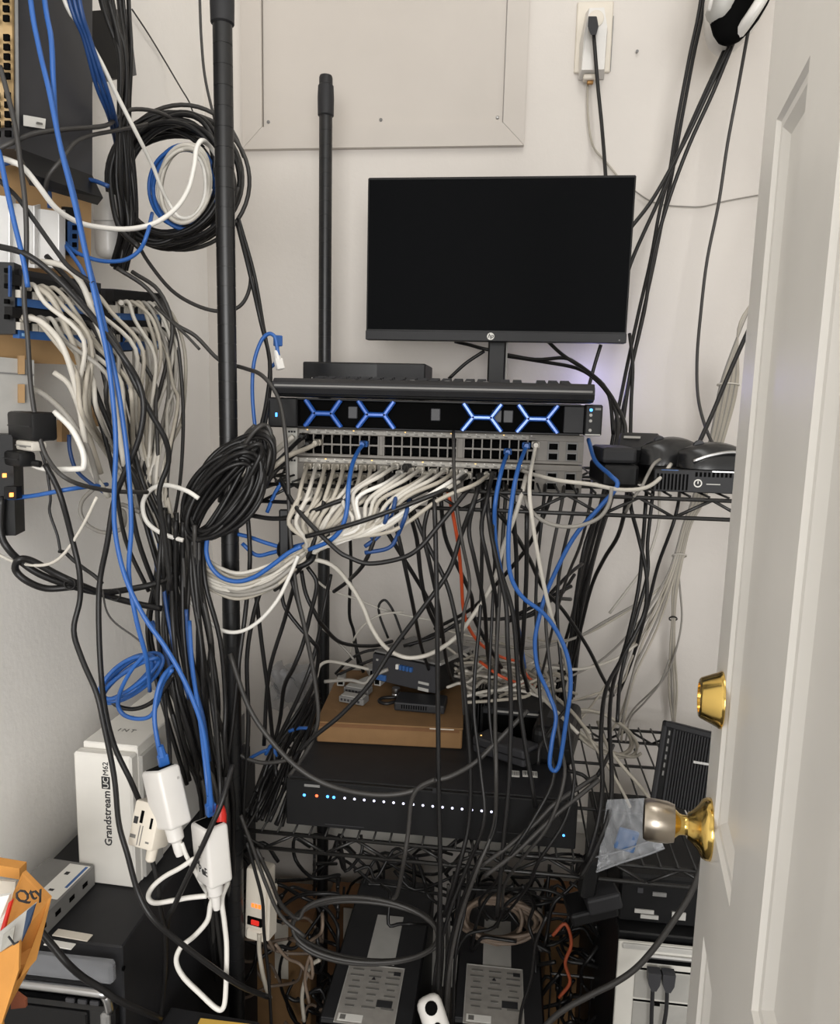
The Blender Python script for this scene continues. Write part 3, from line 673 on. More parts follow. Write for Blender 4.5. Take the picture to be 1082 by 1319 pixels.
# side wall seen sloping, back flap, front wall
sf = [pz(-60, 1262, Yf), pz(25, 1213, Yf-.01), pz(24, 1250, Yf-.01), pz(2, 1319, Yf-.01), pz(0, 1400, Yf-.01), pz(-60, 1400, Yf)]
MB().prism(sf, (0, .003, 0)).out('front_wall', CARDO, cb)
sd = [pz(25, 1213, Yf-.01), pz(62, 1153, Yf+.07), pz(30, 1120, Yf+.09), pz(12, 1168, Yf+.06), pz(-10, 1240, Yf-.005)]
MB().prism([pz(2, 1210, Yf+.03), pz(17, 1150, Yf+.07), pz(29, 1124, Yf+.09), pz(62, 1158, Yf+.05), pz(42, 1240, Yf+.02), pz(20, 1265, Yf), pz(0, 1319, Yf), pz(14, 1400, Yf), pz(-20, 1400, Yf), pz(-10, 1250, Yf)], (.002, .003, .001)).out('side_wall', CARDO, cb)
MB().prism([pz(-40, 1108, Yf+.10), pz(25, 1119, Yf+.10), pz(25, 1133, Yf+.10), pz(-40, 1122, Yf+.10)], (0, .012, 0)).out('rear_rim', CARDO, cb)
MB().prism([pz(-60, 1130, Yf+.112), pz(20, 1136, Yf+.112), pz(8, 1250, Yf+.112), pz(-60, 1250, Yf+.112)], (0, .003, 0)).out('rear_wall', IVO, cb)
lab = MB().prism([pz(-50, 1240, Yf-.014), pz(48, 1161, Yf+.026), pz(28, 1213, Yf+.0), pz(-50, 1270, Yf-.014)], (0, -.001, 0)).out('box_label', LGP, cb)
MB().prism([pz(36, 1172, Yf+.016), pz(47, 1163, Yf+.022), pz(40, 1188, Yf+.01), pz(29, 1212, Yf-.004)], (0, -.0015, 0)).out('dark_patch', mat('navy_print', (40, 58, 84), .6), lab)
MB().prism([pz(5, 1203, Yf-.006), pz(20, 1192, Yf), pz(17, 1214, Yf-.005), pz(2, 1225, Yf-.01)], (0, -.0012, 0)).out('print_block', mat('grey_print', (150, 148, 140), .7), lab)
text('L', .014, INK, lab, pz(17, 1218, Yf-.012), FRONT @ Matrix.Rotation(radians(35), 3, 'Z'), 'label_lettering', depth=.0006)
text('Qty', .019, INK, cb, pz(23, 1164, Yf+.045), FRONT @ Matrix.Rotation(radians(20), 3, 'Z'), 'box_lettering', depth=.0006)
MB().prism([pz(14, 1274, Yf+.06), pz(33, 1288, Yf+.06), pz(33, 1298, Yf+.06), pz(14, 1300, Yf+.06)], (0, .003, 0)).out('lower_flap', mat('red_brown_card', (140, 78, 52), .8), cb)
ps = setp(MB().prism([P(-30, 1160, .60), P(12, 1153, .61), P(10, 1170, .61), P(2, 1210, .59), P(-30, 1260, .58)], (0, .004, 0)).out('paper_sheet', PAPER), 'white sheet of paper inside the open orange box', 'paper')
setp(MB().prism([P(11, 1163, .605), P(15, 1160, .607), P(4, 1200, .585), P(-2, 1206, .583)], (0, .004, 0)).out('red_folder', REDP), 'red folder edge inside the open orange box', 'folder')
# ------------------------------------------------------------------ two white injectors and a white adapter hanging by their cords
def hang(name, label, top, bot, w, d, tw, m, cat='adapter'):
    T_, B_ = Vector(top), Vector(bot); z = (T_-B_); L = z.length
    R = frame(Vector((cos(tw), sin(tw), 0)), z); R = Matrix((R.col[0], R.col[1], R.col[2])).transposed()
    o = thing(name, label, cat, B_, R)
    return o, L
def injector(label, top, bot, tw, w=.030, d=.042):
    o, L = hang('white_injector', label, top, bot, w, d, tw, WHP)
    MB().box((0, 0, L/2), (w, d, L), None, .0045, 3).out('case', WHP, o, smooth='auto')
    part('socket_recess', DEEP, o, (0, 0, L-.0008), (w*.72, d*.72, .003), .0006)
    MB().lathe([(.0105, 0), (.0095, -.016), (.006, -.019), (.0055, -.03), (.0042, -.036)], (0, 0, 0), (0, 0, 1), 14).out('cord_boot', WHP, o, smooth='auto')
    return o, L
IY = .80
i1, L1 = injector('white power injector with blue plug hanging beside the white carton', P(214, 986, IY), P(223, 1064, IY-.02), radians(58))
MB().lathe([(.0016, 0), (.0016, .0008)], (.008, -.0212, L1*.78), (0, -1, 0), 10).out('indicator', LGP, i1)
i2, L2 = injector('white power injector with red plug hanging before the front post', P(279, 1056, IY), P(276, 1134, IY-.015), radians(50))
b = [part('side_print', INK, i2, (-.0152, -.006+.004*((i*3) % 4), L2*(.25+.13*i)), (.0005, .006, .005)) for i in range(4)]
text('PoE', .014, INK, i2, (-.0152, .006, L2*.22), Matrix(((0, 0, -1), (-1, 0, 0), (0, 1, 0))), 'side_lettering')
a3, L3 = hang('white_adapter', 'white block adapter with dark slots hanging before the carton', P(183, 1035, IY), P(190, 1090, IY-.02), .05, .03, radians(-14), WHP)
MB().box((0, 0, L3/2+.002), (.038, .032, L3+.004), None, .004, 2).out('case', IVO, a3, smooth='auto'); part('dark_slot', DEEP, a3, (-.004, -.0158, L3*.72), (.004, .002, .014)); part('dark_slot', DEEP, a3, (.011, -.0158, L3*.62), (.003, .002, .012), label='narrow right slot')
for x in (-.004, 0): part('groove', GRYP, a3, (x, -.0161, L3*.3), (.001, .001, L3*.45))
part('print_line', INKG, a3, (-.012, -.0161, L3*.25), (.008, .0006, .004)); part('print_line', INKG, a3, (.010, -.0161, L3*.18), (.005, .0006, .002)); part('print_line', INK, a3, (-.012, -.0161, L3*.62), (.006, .0006, .008))
MB().lathe([(.007, 0), (.006, -.014), (.004, -.016)], (.008, 0, 0), (0, 0, 1), 12).out('cord_boot', IVO, a3, smooth='auto')
# power strip hanging inside the rack
sT, sB = P(327, 1112, 1.03), P(334, 1205, 1.02)
st, L = hang('power_strip', 'white power strip with lit red switch hanging behind the front post', sT, sB, .04, .03, radians(-12), IVO)
MB().box((0, 0, L/2), (.038, .03, L), None, .005, 2).out('case', IVO, st, smooth='auto'); sw = part('rocker_frame', DEEP, st, (0, -.0152, L*.28), (.026, .004, .014), .001); part('rocker_light', mat('red_lit', (200, 40, 30), emit=.6), sw, (.002, -.0178, L*.28), (.014, .003, .008), .001)
for i in range(3): part('glow_mark', mat('orange_lit', (255, 130, 50), emit=.9), st, (-.004+i*.006, -.0156, L*.50), (.0045, .001, .006))
part('end_block', IVO, st, (.0, -.014, L*.1), (.028, .01, .018), .003); part('side_cover', IVO, st, (.021, .0, L*.38), (.006, .026, L*.7), .002)
# ------------------------------------------------------------------ two computers under the rack, labels up
TZ = .42
def tower(label, fl, fr, rl, rr, mirror=1):
    A, B_, C_, D_ = [P(x, y, Z=TZ) for x, y in (fl, fr, rr, rl)]
    o = thing('tower_computer', label, 'computer', ((A.x+B_.x)/2, A.y+.01, 0))
    return o, B_.x-A.x, ((D_+C_)/2-(A+B_)/2).length
def dress(o, w, d, sc, lx):
    part('case', PLA, o, (0, d/2, TZ/2), (w, d, TZ-.002), .004); part('top_plate', PLA2, o, (0, d/2, TZ-.001), (w-.006, d-.006, .004), .001)
    part('front_face', GLS, o, (0, -.006, TZ/2), (w-.006, .016, TZ-.01), .005)
    part('tape_strip', LGP, o, (lx, d*.52, TZ+.0015), (.05, d*.34, .001), label='dull grey sheet behind the label')
    pl = part('printed_label', mat('grey_label', (152, 148, 142), .5, var=.1, scale=60), o, (lx-.004, d*.16, TZ+.0022), (.098, .125, .0012), label='large printed grey label')
    part('label_rim', LGP, pl, (lx-.052, d*.16, TZ+.0030), (.0014, .125, .001)); part('label_rim', LGP, pl, (lx+.044, d*.16, TZ+.0030), (.0014, .125, .001)); part('label_rim', LGP, pl, (lx-.004, d*.16+.062, TZ+.0030), (.098, .0014, .001))
    yy = d*.16
    rr = random.Random(5)
    for i in range(7):
        for j in range(3): part('print_line', INKG, pl, (lx-.034+j*.031, yy+.05-i*.013, TZ+.0031), (.012+.012*rr.random(), .0035, .0006))
    part('print_block', INK, pl, (lx+.022, yy-.018, TZ+.0033), (.026, .014, .0006)); part('print_block', INK, pl, (lx+.034, yy+.048, TZ+.0033), (.012, .008, .0006))
    MB().prism([(lx-.008, yy+.03, TZ+.003), (lx-.001, yy+.03, TZ+.003), (lx-.0045, yy+.037, TZ+.003)], (0, 0, .0006)).out('print_triangle', INK, pl)
    ws = part('white_sticker', PAPER, pl, (lx-.028, yy-.052, TZ+.0033), (.04, .014, .0006)); part('code_square', INKG, ws, (lx-.04, yy-.052, TZ+.0038), (.009, .009, .0004))
o, w, d = tower('black computer under the rack with long grey label, left of the two', (408, 1319), (533, 1319), (466, 1158), (562, 1158)); dress(o, w, d+.06, 1, .002)
o, w, d = tower('black computer under the rack with brown cable coil on top, right of the two', (582, 1319), (702, 1319), (590, 1165), (680, 1165)); dress(o, w, d+.06, 1, -.004)
# white extension socket between them
q = P(558, 1300, .93)
o = thing('extension_socket', 'white rounded extension socket between the two computers under the rack', 'socket', (q.x, .93, q.z-.012), rz(radians(10)) @ Matrix.Rotation(radians(50), 3, 'X') @ Matrix.Rotation(radians(20), 3, 'Z'))
MB().box((0, 0, .012), (.036, .056, .03), None, .012, 3).out('case', WHP, o, smooth='auto'); MB().lathe([(.009, .0), (.009, -.006)], (0, .012, .0275), (0, 0, 1), 14).out('socket_hole', DEEP, o)
MB().lathe([(.006, .001), (.006, -.006)], (0, -.012, .0275), (0, 0, 1), 12).out('socket_hole', DEEP, o)
# dark box low at the front with a yellow note
q0, q1 = P(208, 1302, Z=.55), P(335, 1310, Z=.55)
o = thing('equipment_case', 'black equipment case at the bottom edge carrying a yellow note', 'box', ((q0.x+q1.x)/2, q0.y-.10, 0), rz(radians(-3)))
w = q1.x-q0.x; part('case', PLA, o, (0, .05, .274), (w, .12, .548), .008, 2); part('lid', PLA2, o, (0, .05, .546), (w-.006, .114, .008), .003); part('latch', STEEL, o, (0, -.011, .45), (.03, .004, .02), .001)
a, c = P(258, 1313, Z=.552), P(332, 1313, Z=.552)
setp(MB().box(((a.x+c.x)/2, a.y-.018, .5525), (c.x-a.x, .038, .002), None, .0004).out('yellow_note', YEL), 'yellow paper note on the black case at the bottom edge', 'note')
# beige backed computer at the lower right, cables screwed in
vY = 1.0
v0 = P(797, 1205, vY); vz = v0.z
vt_ = thing('beige_computer', 'computer with pale slotted rear and black top below the plastic bag', 'computer', (v0.x+.09, vY, 0))
part('case', PLA, vt_, (0, .21, vz/2), (.178, .40, vz), .002); bk = part('rear_plate', BEIM, vt_, (0, -.002, (vz-.005)/2), (.18, .006, vz-.006), .001)
part('upper_housing', PLA, vt_, (.0, .11, vz+.04), (.176, .16, .078), .004)
for (x, z, w, h, m) in ((.0, .052, .02, .006, GRYP), (-.028, .056, .008, .008, STEEL), (-.02, .022, .028, .006, LGP), (-.012, .014, .026, .006, LGP), (.03, .020, .020, .012, LGP)): part('top_label', m, vt_, (x-.03, .0285, vz+z), (w, .002, h))
part('handle_bar', CHR, vt_, (.01, -.008, vz-.022), (.12, .006, .006), .002); part('dark_slot', DEEP, vt_, (.01, -.0055, vz-.03), (.12, .002, .008)); part('vent_rail', LGP, vt_, (0, -.006, vz-.01), (.17, .004, .008), .001)
for i in range(5):
    z = vz-.045-.052*i
    part('slot_cover', mat('slot_cover_steel', (176, 174, 168), .4, .3), bk, (.008, -.0062, z-.024), (.145, .002, .046), .0008)
    part('slot_gap', DEEP, bk, (.008, -.0056, z), (.145, .002, .0022)); part('slot_notch', DEEP, bk, (-.03, -.0066, z-.003), (.008, .002, .004))
for sx, l in ((-.041, 'left'), (-.021, 'right')):
    b = MB(); b.hexa([Vector(v) for v in ((sx-.009, -.012, vz-.034), (sx+.009, -.012, vz-.034), (sx+.008, -.012, vz-.052), (sx+.0035, -.012, vz-.062), (sx-.0035, -.012, vz-.062), (sx-.008, -.012, vz-.052))], [Vector(v) for v in ((sx-.009, -.026, vz-.034), (sx+.009, -.026, vz-.034), (sx+.008, -.026, vz-.052), (sx+.0035, -.026, vz-.062), (sx-.0035, -.026, vz-.062), (sx-.008, -.026, vz-.052))])
    t = thing('video_cable', 'dark grey video cable with screwed plug on the pale rear, '+l+' one', 'cable', vt_.location+Vector((sx, -.02, vz-.05)))
    bpy_o = b.out('plug', STEEL, None); bpy_o.location = (0, 0, 0)
    me = bpy_o.data; cen = [v.co.copy() for v in me.vertices]; bpy_o.parent = t; bpy_o.location = (0, 0, -.012)
    MB().tube([(0, 0, -.012), (.001, 0, -.05), (.003*(1 if l == 'left' else -1), .0, -.12), (.0, 0, -.3)], .0028, 6).out('cord', PLA2, t, smooth=True)
# hanging black adapter below the shelf edge
q = P(765, 1160, 1.0)
o = thing('power_brick', 'black power adapter dangling under the shelf edge left of the bag', 'adapter', (q.x, 1.0, q.z), rz(radians(10)) @ Matrix.Rotation(radians(-14), 3, 'Y'))
part('case', PLA2, o, (.012, 0, .004), (.05, .04, .026), .004, 2); part('lower_case', PLA, o, (-.005, .01, -.014), (.07, .05, .02), .004, 2); part('plug_body', PLA, o, (.0, 0, .04), (.022, .026, .06), .004, rot=Matrix.Rotation(.35, 3, 'Y'))
# cardboard and wire basket on the floor behind
def carton(label, x0, x1, y0, y1, Y, m, dep=.12):
    a, c = P(x0, y0, Y), P(x1, y1, Y); o = thing('cardboard_box', label, 'box', ((a.x+c.x)/2, Y, min(a.z, c.z)))
    w, h = abs(c.x-a.x), abs(a.z-c.z); part('carton', m, o, (0, dep/2, h/2), (w, dep, h), .002); part('lid_flap', CARDD, o, (0, dep/2, h), (w+.002, dep+.002, .003), .001); part('tape', IVO, o, (0, -.0004, h*.8), (.03, .001, h*.38))
carton('brown cardboard box low behind the rack near the dangling adapter', 705, 796, 1180, 1400, 1.42, CARD)
carton('brown cardboard box on the floor left under the rack', 325, 400, 1180, 1380, 1.40, CARD)
carton('small worn cardboard box deep under the rack between the computers', 420, 480, 1165, 1330, 1.46, CARDD, .08)
wb = thing('wire_basket', 'black wire basket standing on the floor before the brown box', 'basket', (P(750, 1319, 1.2).x, 1.2, 0))
ztop = P(750, 1258, 1.2).z; b = MB()
w0 = MB().cyl((0, 0, .01), (0, 0, ztop), .0018, n=5).out('bar', WIRE, wb); xs_ = [P(x, 1290, 1.2).x-wb.location.x for x in range(708, 776, 13)]
w0.location = (xs_[0], 0, 0)
for x in xs_[1:]: c = copy(w0, wb); c.location = (x, 0, 0)
for z in (.01, ztop): MB().cyl((xs_[0], 0, z), (xs_[-1], 0, z), .0024, n=6).out('rim', WIRE, wb)
for x in (xs_[0], xs_[-1]): MB().tube([(x, 0, ztop), (x, .16, ztop)], .0024, 6).out('rim', WIRE, wb); MB().tube([(x, 0, .01), (x, .16, .01)], .0024, 6).out('rim', WIRE, wb)
c = MB().cyl((xs_[0], .16, ztop), (xs_[-1], .16, ztop), .0024, n=6).out('rim', WIRE, wb)
# grey crate of small things left of the recorder, behind the post
q = P(372, 985, 1.42)
o = thing('clear_bag_bundle', 'pale clear plastic bundle at the rear left of the middle shelf', 'bag', (q.x, 1.42, MIDZ+.001)); b = MB()
for side in (0, 1):
    g = [[b.bm.verts.new(((i/8-.5)*.09+.006*sin(j*1.7+i), side*.04-.010*sin(i*1.3+j*.9)*(1-2*side), j/8*.085+.005*sin(i*2.1))) for i in range(9)] for j in range(9)]
    for j in range(8):
        for i in range(8): b.bm.faces.new((g[j][i], g[j][i+1], g[j+1][i+1], g[j+1][i]))
b.out('film', FROST, o, smooth=True)
for i, (x, y, w, h) in enumerate(((238, 970, .06, .035), (246, 1010, .05, .05))):
    q = P(x, y, 1.12); o = thing('grey_device', ('grey metal box behind the injectors, upper one', 'dark grey box behind the injectors, lower one')[i], 'device', (q.x+.02, 1.12, PZ+.001+(.062 if i == 0 else 0)))
    part('case', GRYP if i == 0 else PLA2, o, (0, .05, .03), (.10, .10, .058), .002); part('cover', LGP if i == 0 else STEEL, o, (0, .05, .0595), (.098, .098, .002)); part('slot', DEEP, o, (-.01, -.0006, .03), (.05, .001, .006))
# ------------------------------------------------------------------ the left wall: dark enclosure, plywood, adapters, patch panels
def quadbox(name, m, parent, px, Ys, depth, bev=0):
    """a slab whose face is the quad seen at the four pixels, each at its own depth"""
    f = [P(x, y, Y) for (x, y), Y in zip(px, Ys)]
    nrm = (f[1]-f[0]).cross(f[3]-f[0]).normalized()
    if nrm.y < 0: nrm = -nrm
    return MB().hexa(f, [v+nrm*depth for v in f]).out(name, m, parent, world=True)
en = thing('wall_enclosure', 'large dark grey metal unit with white sticker at the upper left', 'enclosure', P(70, 225, .84))
quadbox('side_sheet', STEEL, en, [(17, -240), (119, -240), (119, 228), (22, 192)], [.80, .93, .93, .80], .05)
quadbox('lower_lip', PLA, en, [(22, 190), (119, 226), (112, 236), (22, 206)], [.80, .93, .95, .82], .03)
quadbox('grey_edge', GRYP, en, [(17, -240), (21, -240), (25, 192), (21, 192)], [.797, .799, .799, .797], .01)
sk = quadbox('white_sticker', PAPER, en, [(31, 148), (59, 153), (58, 166), (31, 162)], [.806, .838, .838, .806], .001)
quadbox('sticker_print', INKG, sk, [(48, 157), (55, 158.5), (55, 161), (47, 160)], [.822, .83, .83, .822], .001)
vf = thing('vent_frame', 'yellowish rail with square black vents at the upper left edge', 'vent', P(6, 160, .80))
quadbox('rail', mat('yellowed_plastic', (178, 150, 106), .5), vf, [(-30, -240), (10, -240), (18, 160), (-30, 165)], [.79, .79, .80, .79], .012)
first = None
for i in range(15):
    for x in (1, -13):
        y = -6+i*12.4
        if i in (3, 9): continue
        quadbox('vent_hole', DEEP, vf, [(x+2+i*.2, y), (x+9+i*.2, y), (x+9+i*.2, y+8), (x+2+i*.2, y+8)], [.786]*4, .003)
gp = thing('grey_panel_box', 'flat mid grey box on the wall right of the dark unit', 'box', P(160, 100, 1.12))
quadbox('case', mat('slate_plastic', (88, 88, 90), .5), gp, [(146, 12), (166, 12), (176, 97), (152, 102)], [1.12, 1.16, 1.16, 1.12], .03); quadbox('dark_side', PLA, gp, [(117, 14), (146, 12), (152, 102), (122, 100)], [1.08, 1.12, 1.12, 1.08], .03)
pb = thing('plywood_board', 'tan plywood backing board behind the white adapters on left wall', 'board', P(60, 640, X=-.645))
quadbox('upper_sheet', PLY, pb, [(-20, 205), (118, 236), (116, 420), (-20, 420)], [.86, 1.0, 1.0, .86], .012); quadbox('lower_sheet', PLY, pb, [(-20, 418), (105, 425), (103, 470), (-20, 466)], [.84, .97, .97, .84], .012)
for i, (x0, x1, y0, y1) in enumerate(((-14, 18, 250, 340), (20, 50, 262, 345), (52, 82, 269, 346))):
    o = thing('white_adapter', ('white flat adapter at the left edge under the dark unit', 'white flat adapter, middle one of the row on the plywood', 'white flat adapter, rightmost of the row on the plywood')[i], 'adapter', P((x0+x1)/2, y1, .83))
    Y0 = .80+i*.035
    quadbox('case', WHB, o, [(x0, y0), (x1-8, y0+3), (x1-8, y1), (x0, y1-4)], [Y0, Y0+.02, Y0+.02, Y0], .03); quadbox('side_face', WHB, o, [(x1-8, y0+3), (x1, y0+1), (x1, y1), (x1-8, y1)], [Y0+.021, Y0+.05, Y0+.05, Y0+.021], .002)
o = thing('white_box', 'rounded off-white wall box between plywood and cable coil', 'box', P(130, 330, 1.04))
MB().box((0, .02, (P(130, 243, 1.04).z-P(130, 330, 1.04).z)/2), (.034, .03, P(130, 243, 1.04).z-P(130, 330, 1.04).z), rz(radians(-22)), .012, 3).out('case', WHP, o, smooth='auto'); part('seam', LGP, o, (.004, .003, .05), (.03, .001, .001))
o = thing('blue_connector_block', 'black and blue connector block right of the white adapters', 'connector', P(95, 320, .97))
quadbox('case', PLA, o, [(83, 266), (100, 268), (100, 330), (83, 328)], [.955, .975, .975, .955], .02); quadbox('blue_strip', BLUEP, o, [(90, 285), (101, 285), (101, 322), (90, 322)], [.95, .965, .965, .95], .004)
for i in range(3): quadbox('terminal', DEEP, o, [(93, 290+i*11), (98, 290+i*11), (98, 296+i*11), (93, 296+i*11)], [.948]*4, .002)
# patch panels
def patch(label, xa, xb, ya, yb, Ya, Yb, rows):
    o = thing('patch_panel', label, 'patch panel', P((xa+xb)/2, (ya+yb)/2+90, (Ya+Yb)/2))
    def line(u, dy): return (xa+(xb-xa)*u, ya+(yb-ya)*u+dy*(1-.12*u)), Ya+(Yb-Ya)*u
    def strip(nm, m, u0, u1, d0, d1, off, dep, par=None):
        (p0, Y0), (p1, Y1) = line(u0, d0), line(u1, d0); (p3, _), (p2, _) = line(u0, d1), line(u1, d1)
        return quadbox(nm, m, par or o, [p0, p1, p2, p3], [Y0-off, Y1-off, Y1-off, Y0-off], dep)
    strip('frame', PLA2, 0, 1, 0, 82, 0, .02)
    for k in rows:
        strip('upper_rail', PLA, 0, 1, k, k+14, .012, .012); r = strip('label_rail', BLUEP, .08, .97, k+29, k+40, .010, .01)
        for j in range(12): strip('jack', LGR if j % 4 != 1 else PLA, .09+j*.073, .09+j*.073+.055, k+19, k+29, .016, .014)
        for j in range(12): strip('jack_mark', mat('sky_print', (150, 190, 226), .5), .11+j*.073, .11+j*.073+.03, k+33, k+37, .0108, .001, r)
    return line
lnA = patch('near blue-labelled patch panel on the left wall, full of grey cables', 16, 130, 345, 365, .80, .93, (8, 50))
lnB = patch('far blue-labelled patch panel beside the near one on left wall', 146, 208, 372, 378, .98, 1.10, (2, 40))
rr = thing('rack_rail', 'black drilled mounting rail at the left end of the patch panels', 'rail', P(8, 430, .79))
quadbox('rail', PLA, rr, [(-30, 336), (18, 338), (20, 430), (-30, 430)], [.785, .795, .795, .785], .02)
for i in range(4): quadbox('rail_hole', DEEP, rr, [(5, 345+i*20), (10, 345+i*20), (10, 351+i*20), (5, 351+i*20)], [.783]*4, .004)
quadbox('blue_cord', DBLU, rr, [(10.5, 342), (13, 342), (13, 382), (10.5, 382)], [.782]*4, .003)
# grey wall boxes, wood cleats, power strip with adapters below
o = thing('grey_wall_box', 'dull grey utility box with wooden cleats low on the left wall', 'box', P(20, 560, .85))
quadbox('case', LGP, o, [(-20, 458), (44, 464), (44, 555), (-20, 560)], [.83, .875, .875, .83], .02); quadbox('lid_line', GRYP, o, [(-20, 478), (44, 482), (44, 484), (-20, 480)], [.828, .873, .873, .828], .002)
for y in (458, 495): quadbox('wood_cleat', PLY, o, [(24, y), (32, y), (32, y+24), (24, y+24)], [.855, .86, .86, .855], .006)
for x, y, l in ((78, 555, 'small tan wooden cleat on wall under the cables, left one'), (118, 535, 'small tan wooden cleat on wall between hanging cables, right one')):
    f = [P(x+dx, y+dy, X=-.655) for dx, dy in ((-5, -14), (5, -12), (5, 14), (-5, 14))]; setp(MB().prism(f, (.008, 0, 0)).out('wood_cleat', PLY), l, 'cleat')
ps = thing('outlet_strip', 'black outlet strip with orange lights at the left edge', 'power strip', P(-5, 690, .80))
quadbox('case', PLA, ps, [(-30, 560), (16, 560), (20, 690), (-30, 690)], [.79, .80, .80, .79], .03); quadbox('lower_block', PLA, ps, [(5, 627), (21, 627), (21, 643), (5, 643)], [.785]*4, .01)
for x, y in ((5, 612), (14, 637)): quadbox('orange_light', LEDO, ps, [(x-2, y-2), (x+2, y-2), (x+2, y+3), (x-2, y+3)], [.783]*4, .002)
def pxbox(name, label, cat, x0, x1, y0, y1, Y, m, dep=.03, bev=.004, tilt=0):
    a, c = P(x0, y1, Y), P(x1, y0, Y); o = thing(name, label, cat, ((a.x+c.x)/2, Y, a.z), rz(radians(-30)) @ Matrix.Rotation(radians(tilt), 3, 'Y'))
    w, h = c.x-a.x, c.z-a.z; MB().box((0, dep/2, h/2), (w, dep, h), None, bev, 2).out('case', m, o, smooth='auto'); part('seam', PLA2 if m is PLA else GRYP, o, (0, -.0004, h*.5), (w*.9, .001, .0012)); return o
o = pxbox('wall_adapter', 'black chunky wall adapter in the outlet strip at left', 'adapter', -6, 55, 531, 566, .79, PLA); part('prong_cap', STEEL, o, (-.012, .01, .031), (.02, .012, .004), .001)
o = pxbox('white_plug', 'pale angled plug under the black chunky adapter at left', 'plug', 10, 50, 568, 580, .785, LGR, .018, .003); part('print_line', INKG, o, (0, -.0006, .005), (.014, .001, .002))
pxbox('black_plug', 'black plug with cord boot low in the outlet strip at left', 'plug', -6, 34, 582, 600, .785, PLA, .02, .004)
MBb = MB().tube([P(30, 592, .79), P(42, 596, .79), P(52, 598, .79)], [.007, .006, .004], 8).out('cord_boot', PLA); setp(MBb, 'ribbed black cord boot leaving the black plug at left', 'plug')
# ------------------------------------------------------------------ cables, each one a thing of its own
cr = random.Random(11)
def jit(s, a): return s+cr.uniform(-a, a)
def lerp_path(paths, u):
    """a path between two drawn ones (lists of (x, y, Y))"""
    return [tuple(p*(1-u)+q*u for p, q in zip(A, B)) for A, B in zip(*paths)]
def par(s, Y=None):
    raw = [tuple(float(v) for v in q.split()) for q in s.split(',')]; n = len(raw); out = []
    for i, q in enumerate(raw):
        yy = Y if not isinstance(Y, tuple) else Y[0]+(Y[1]-Y[0])*i/max(1, n-1)
        out.append(q if len(q) > 2 else (q[0], q[1], yy))
    return out
def world(L):
    out = []
    if L[0][1] <= -10 and len(L) > 1:       # runs that come in from above go on up the wall
        (x0, y0, Y0), (x1, y1, Y1) = L[0], L[1]; k = 230/max(20, y1-y0)
        L = [(x0+(x0-x1)*k*.6, y0-230, Y0)]+list(L)
    for x, y, Y in L:
        p = P(x, y, Y)
        if p.x < -.652: p = P(x, y, X=-.652)
        if p.y > 1.592: p = P(x, y, 1.592)
        out.append(p)
    return out
def spread(n, A, B, label, group, mats, r, j=3, jy=.012, name='cable', sub=5, cat='cable', nn=6):
    """n cables, each on its own course between the two drawn courses A and B, told apart by their order halfway down"""
    W = []
    for i in range(n):
        u = (i+cr.uniform(.1, .9))/n; W.append([(jit(x, j), jit(y, j), jit(Y, jy)) for x, y, Y in lerp_path((A, B), u)])
    W = [rooted(w) for w in sorted(W, key=lambda w: w[len(w)//2][0])]; made = []
    for i, w in enumerate(W):
        m = mats[i % len(mats)] if isinstance(mats, (list, tuple)) else mats
        made.append(cable(label+', '+('leftmost' if i == 0 else 'rightmost' if i == n-1 else ORD[i]+' from left')+' halfway down', m, jit(r, r*.1), None, world(w), group, name, sub=sub, n=nn))
    return made
def coil(label, m, r, cx, cy, rx, ry, rot, Y, turns, j=.12, jy=.02, ends=None, ph=0, name='cable_coil', group=None, steps=16, cat='cable', kx=None, ky=None):
    """one long cable wound round and round, every turn a little different"""
    L = []; a = radians(rot); kx = kx or (1-j, 1+j); ky = ky or (1-j, 1+j)
    K = [(cr.uniform(*kx), cr.uniform(*ky), cr.uniform(-j, j)*rx*.4, cr.uniform(-j, j)*ry*.4, cr.uniform(-jy, jy), cr.uniform(-.08, .08)) for t in range(turns+2)]
    for i in range(turns*steps):
        t, f = divmod(i/steps, 1); t = int(t); f = f*f*(3-2*f); k1, k2, ox, oy, oY, oa = [p*(1-f)+q*f for p, q in zip(K[t], K[t+1])]
        th = ph+2*pi*i/steps; ex, ey = rx*k1*cos(th), ry*k2*sin(th); b = a+oa
        L.append((cx+ox+ex*cos(b)-ey*sin(b), cy+oy+ex*sin(b)+ey*cos(b), Y+oY+.006*sin(th*2+t)))
    if ends: L = (par(ends[0]) if ends[0] else [])+L+(par(ends[1]) if len(ends) > 1 else [])
    return cable(label, m, r, None, world(L), group, name, sub=3)
def rooted(L):
    x, y, Y = L[0]          # leads that appear below the top shelf start on it, behind the switches or the small boxes
    if 628 <= y <= 662 and 480 < x < 880: L = [(x+3, 610, 1.24 if x < 752 else 1.32)]+list(L)
    return L
def C(label, m, r, Y, s, group=None, name='cable', sub=5): return cable(label, m, r, None, world(rooted(par(s, Y))), group, name, sub=sub)
def tip(o, m, at, to, Y0, Y1=None, **k):
    a = P(at[0], at[1], Y0); b = P(to[0], to[1], Y1 or Y0); return plug(o, a, b-a, m, **k)
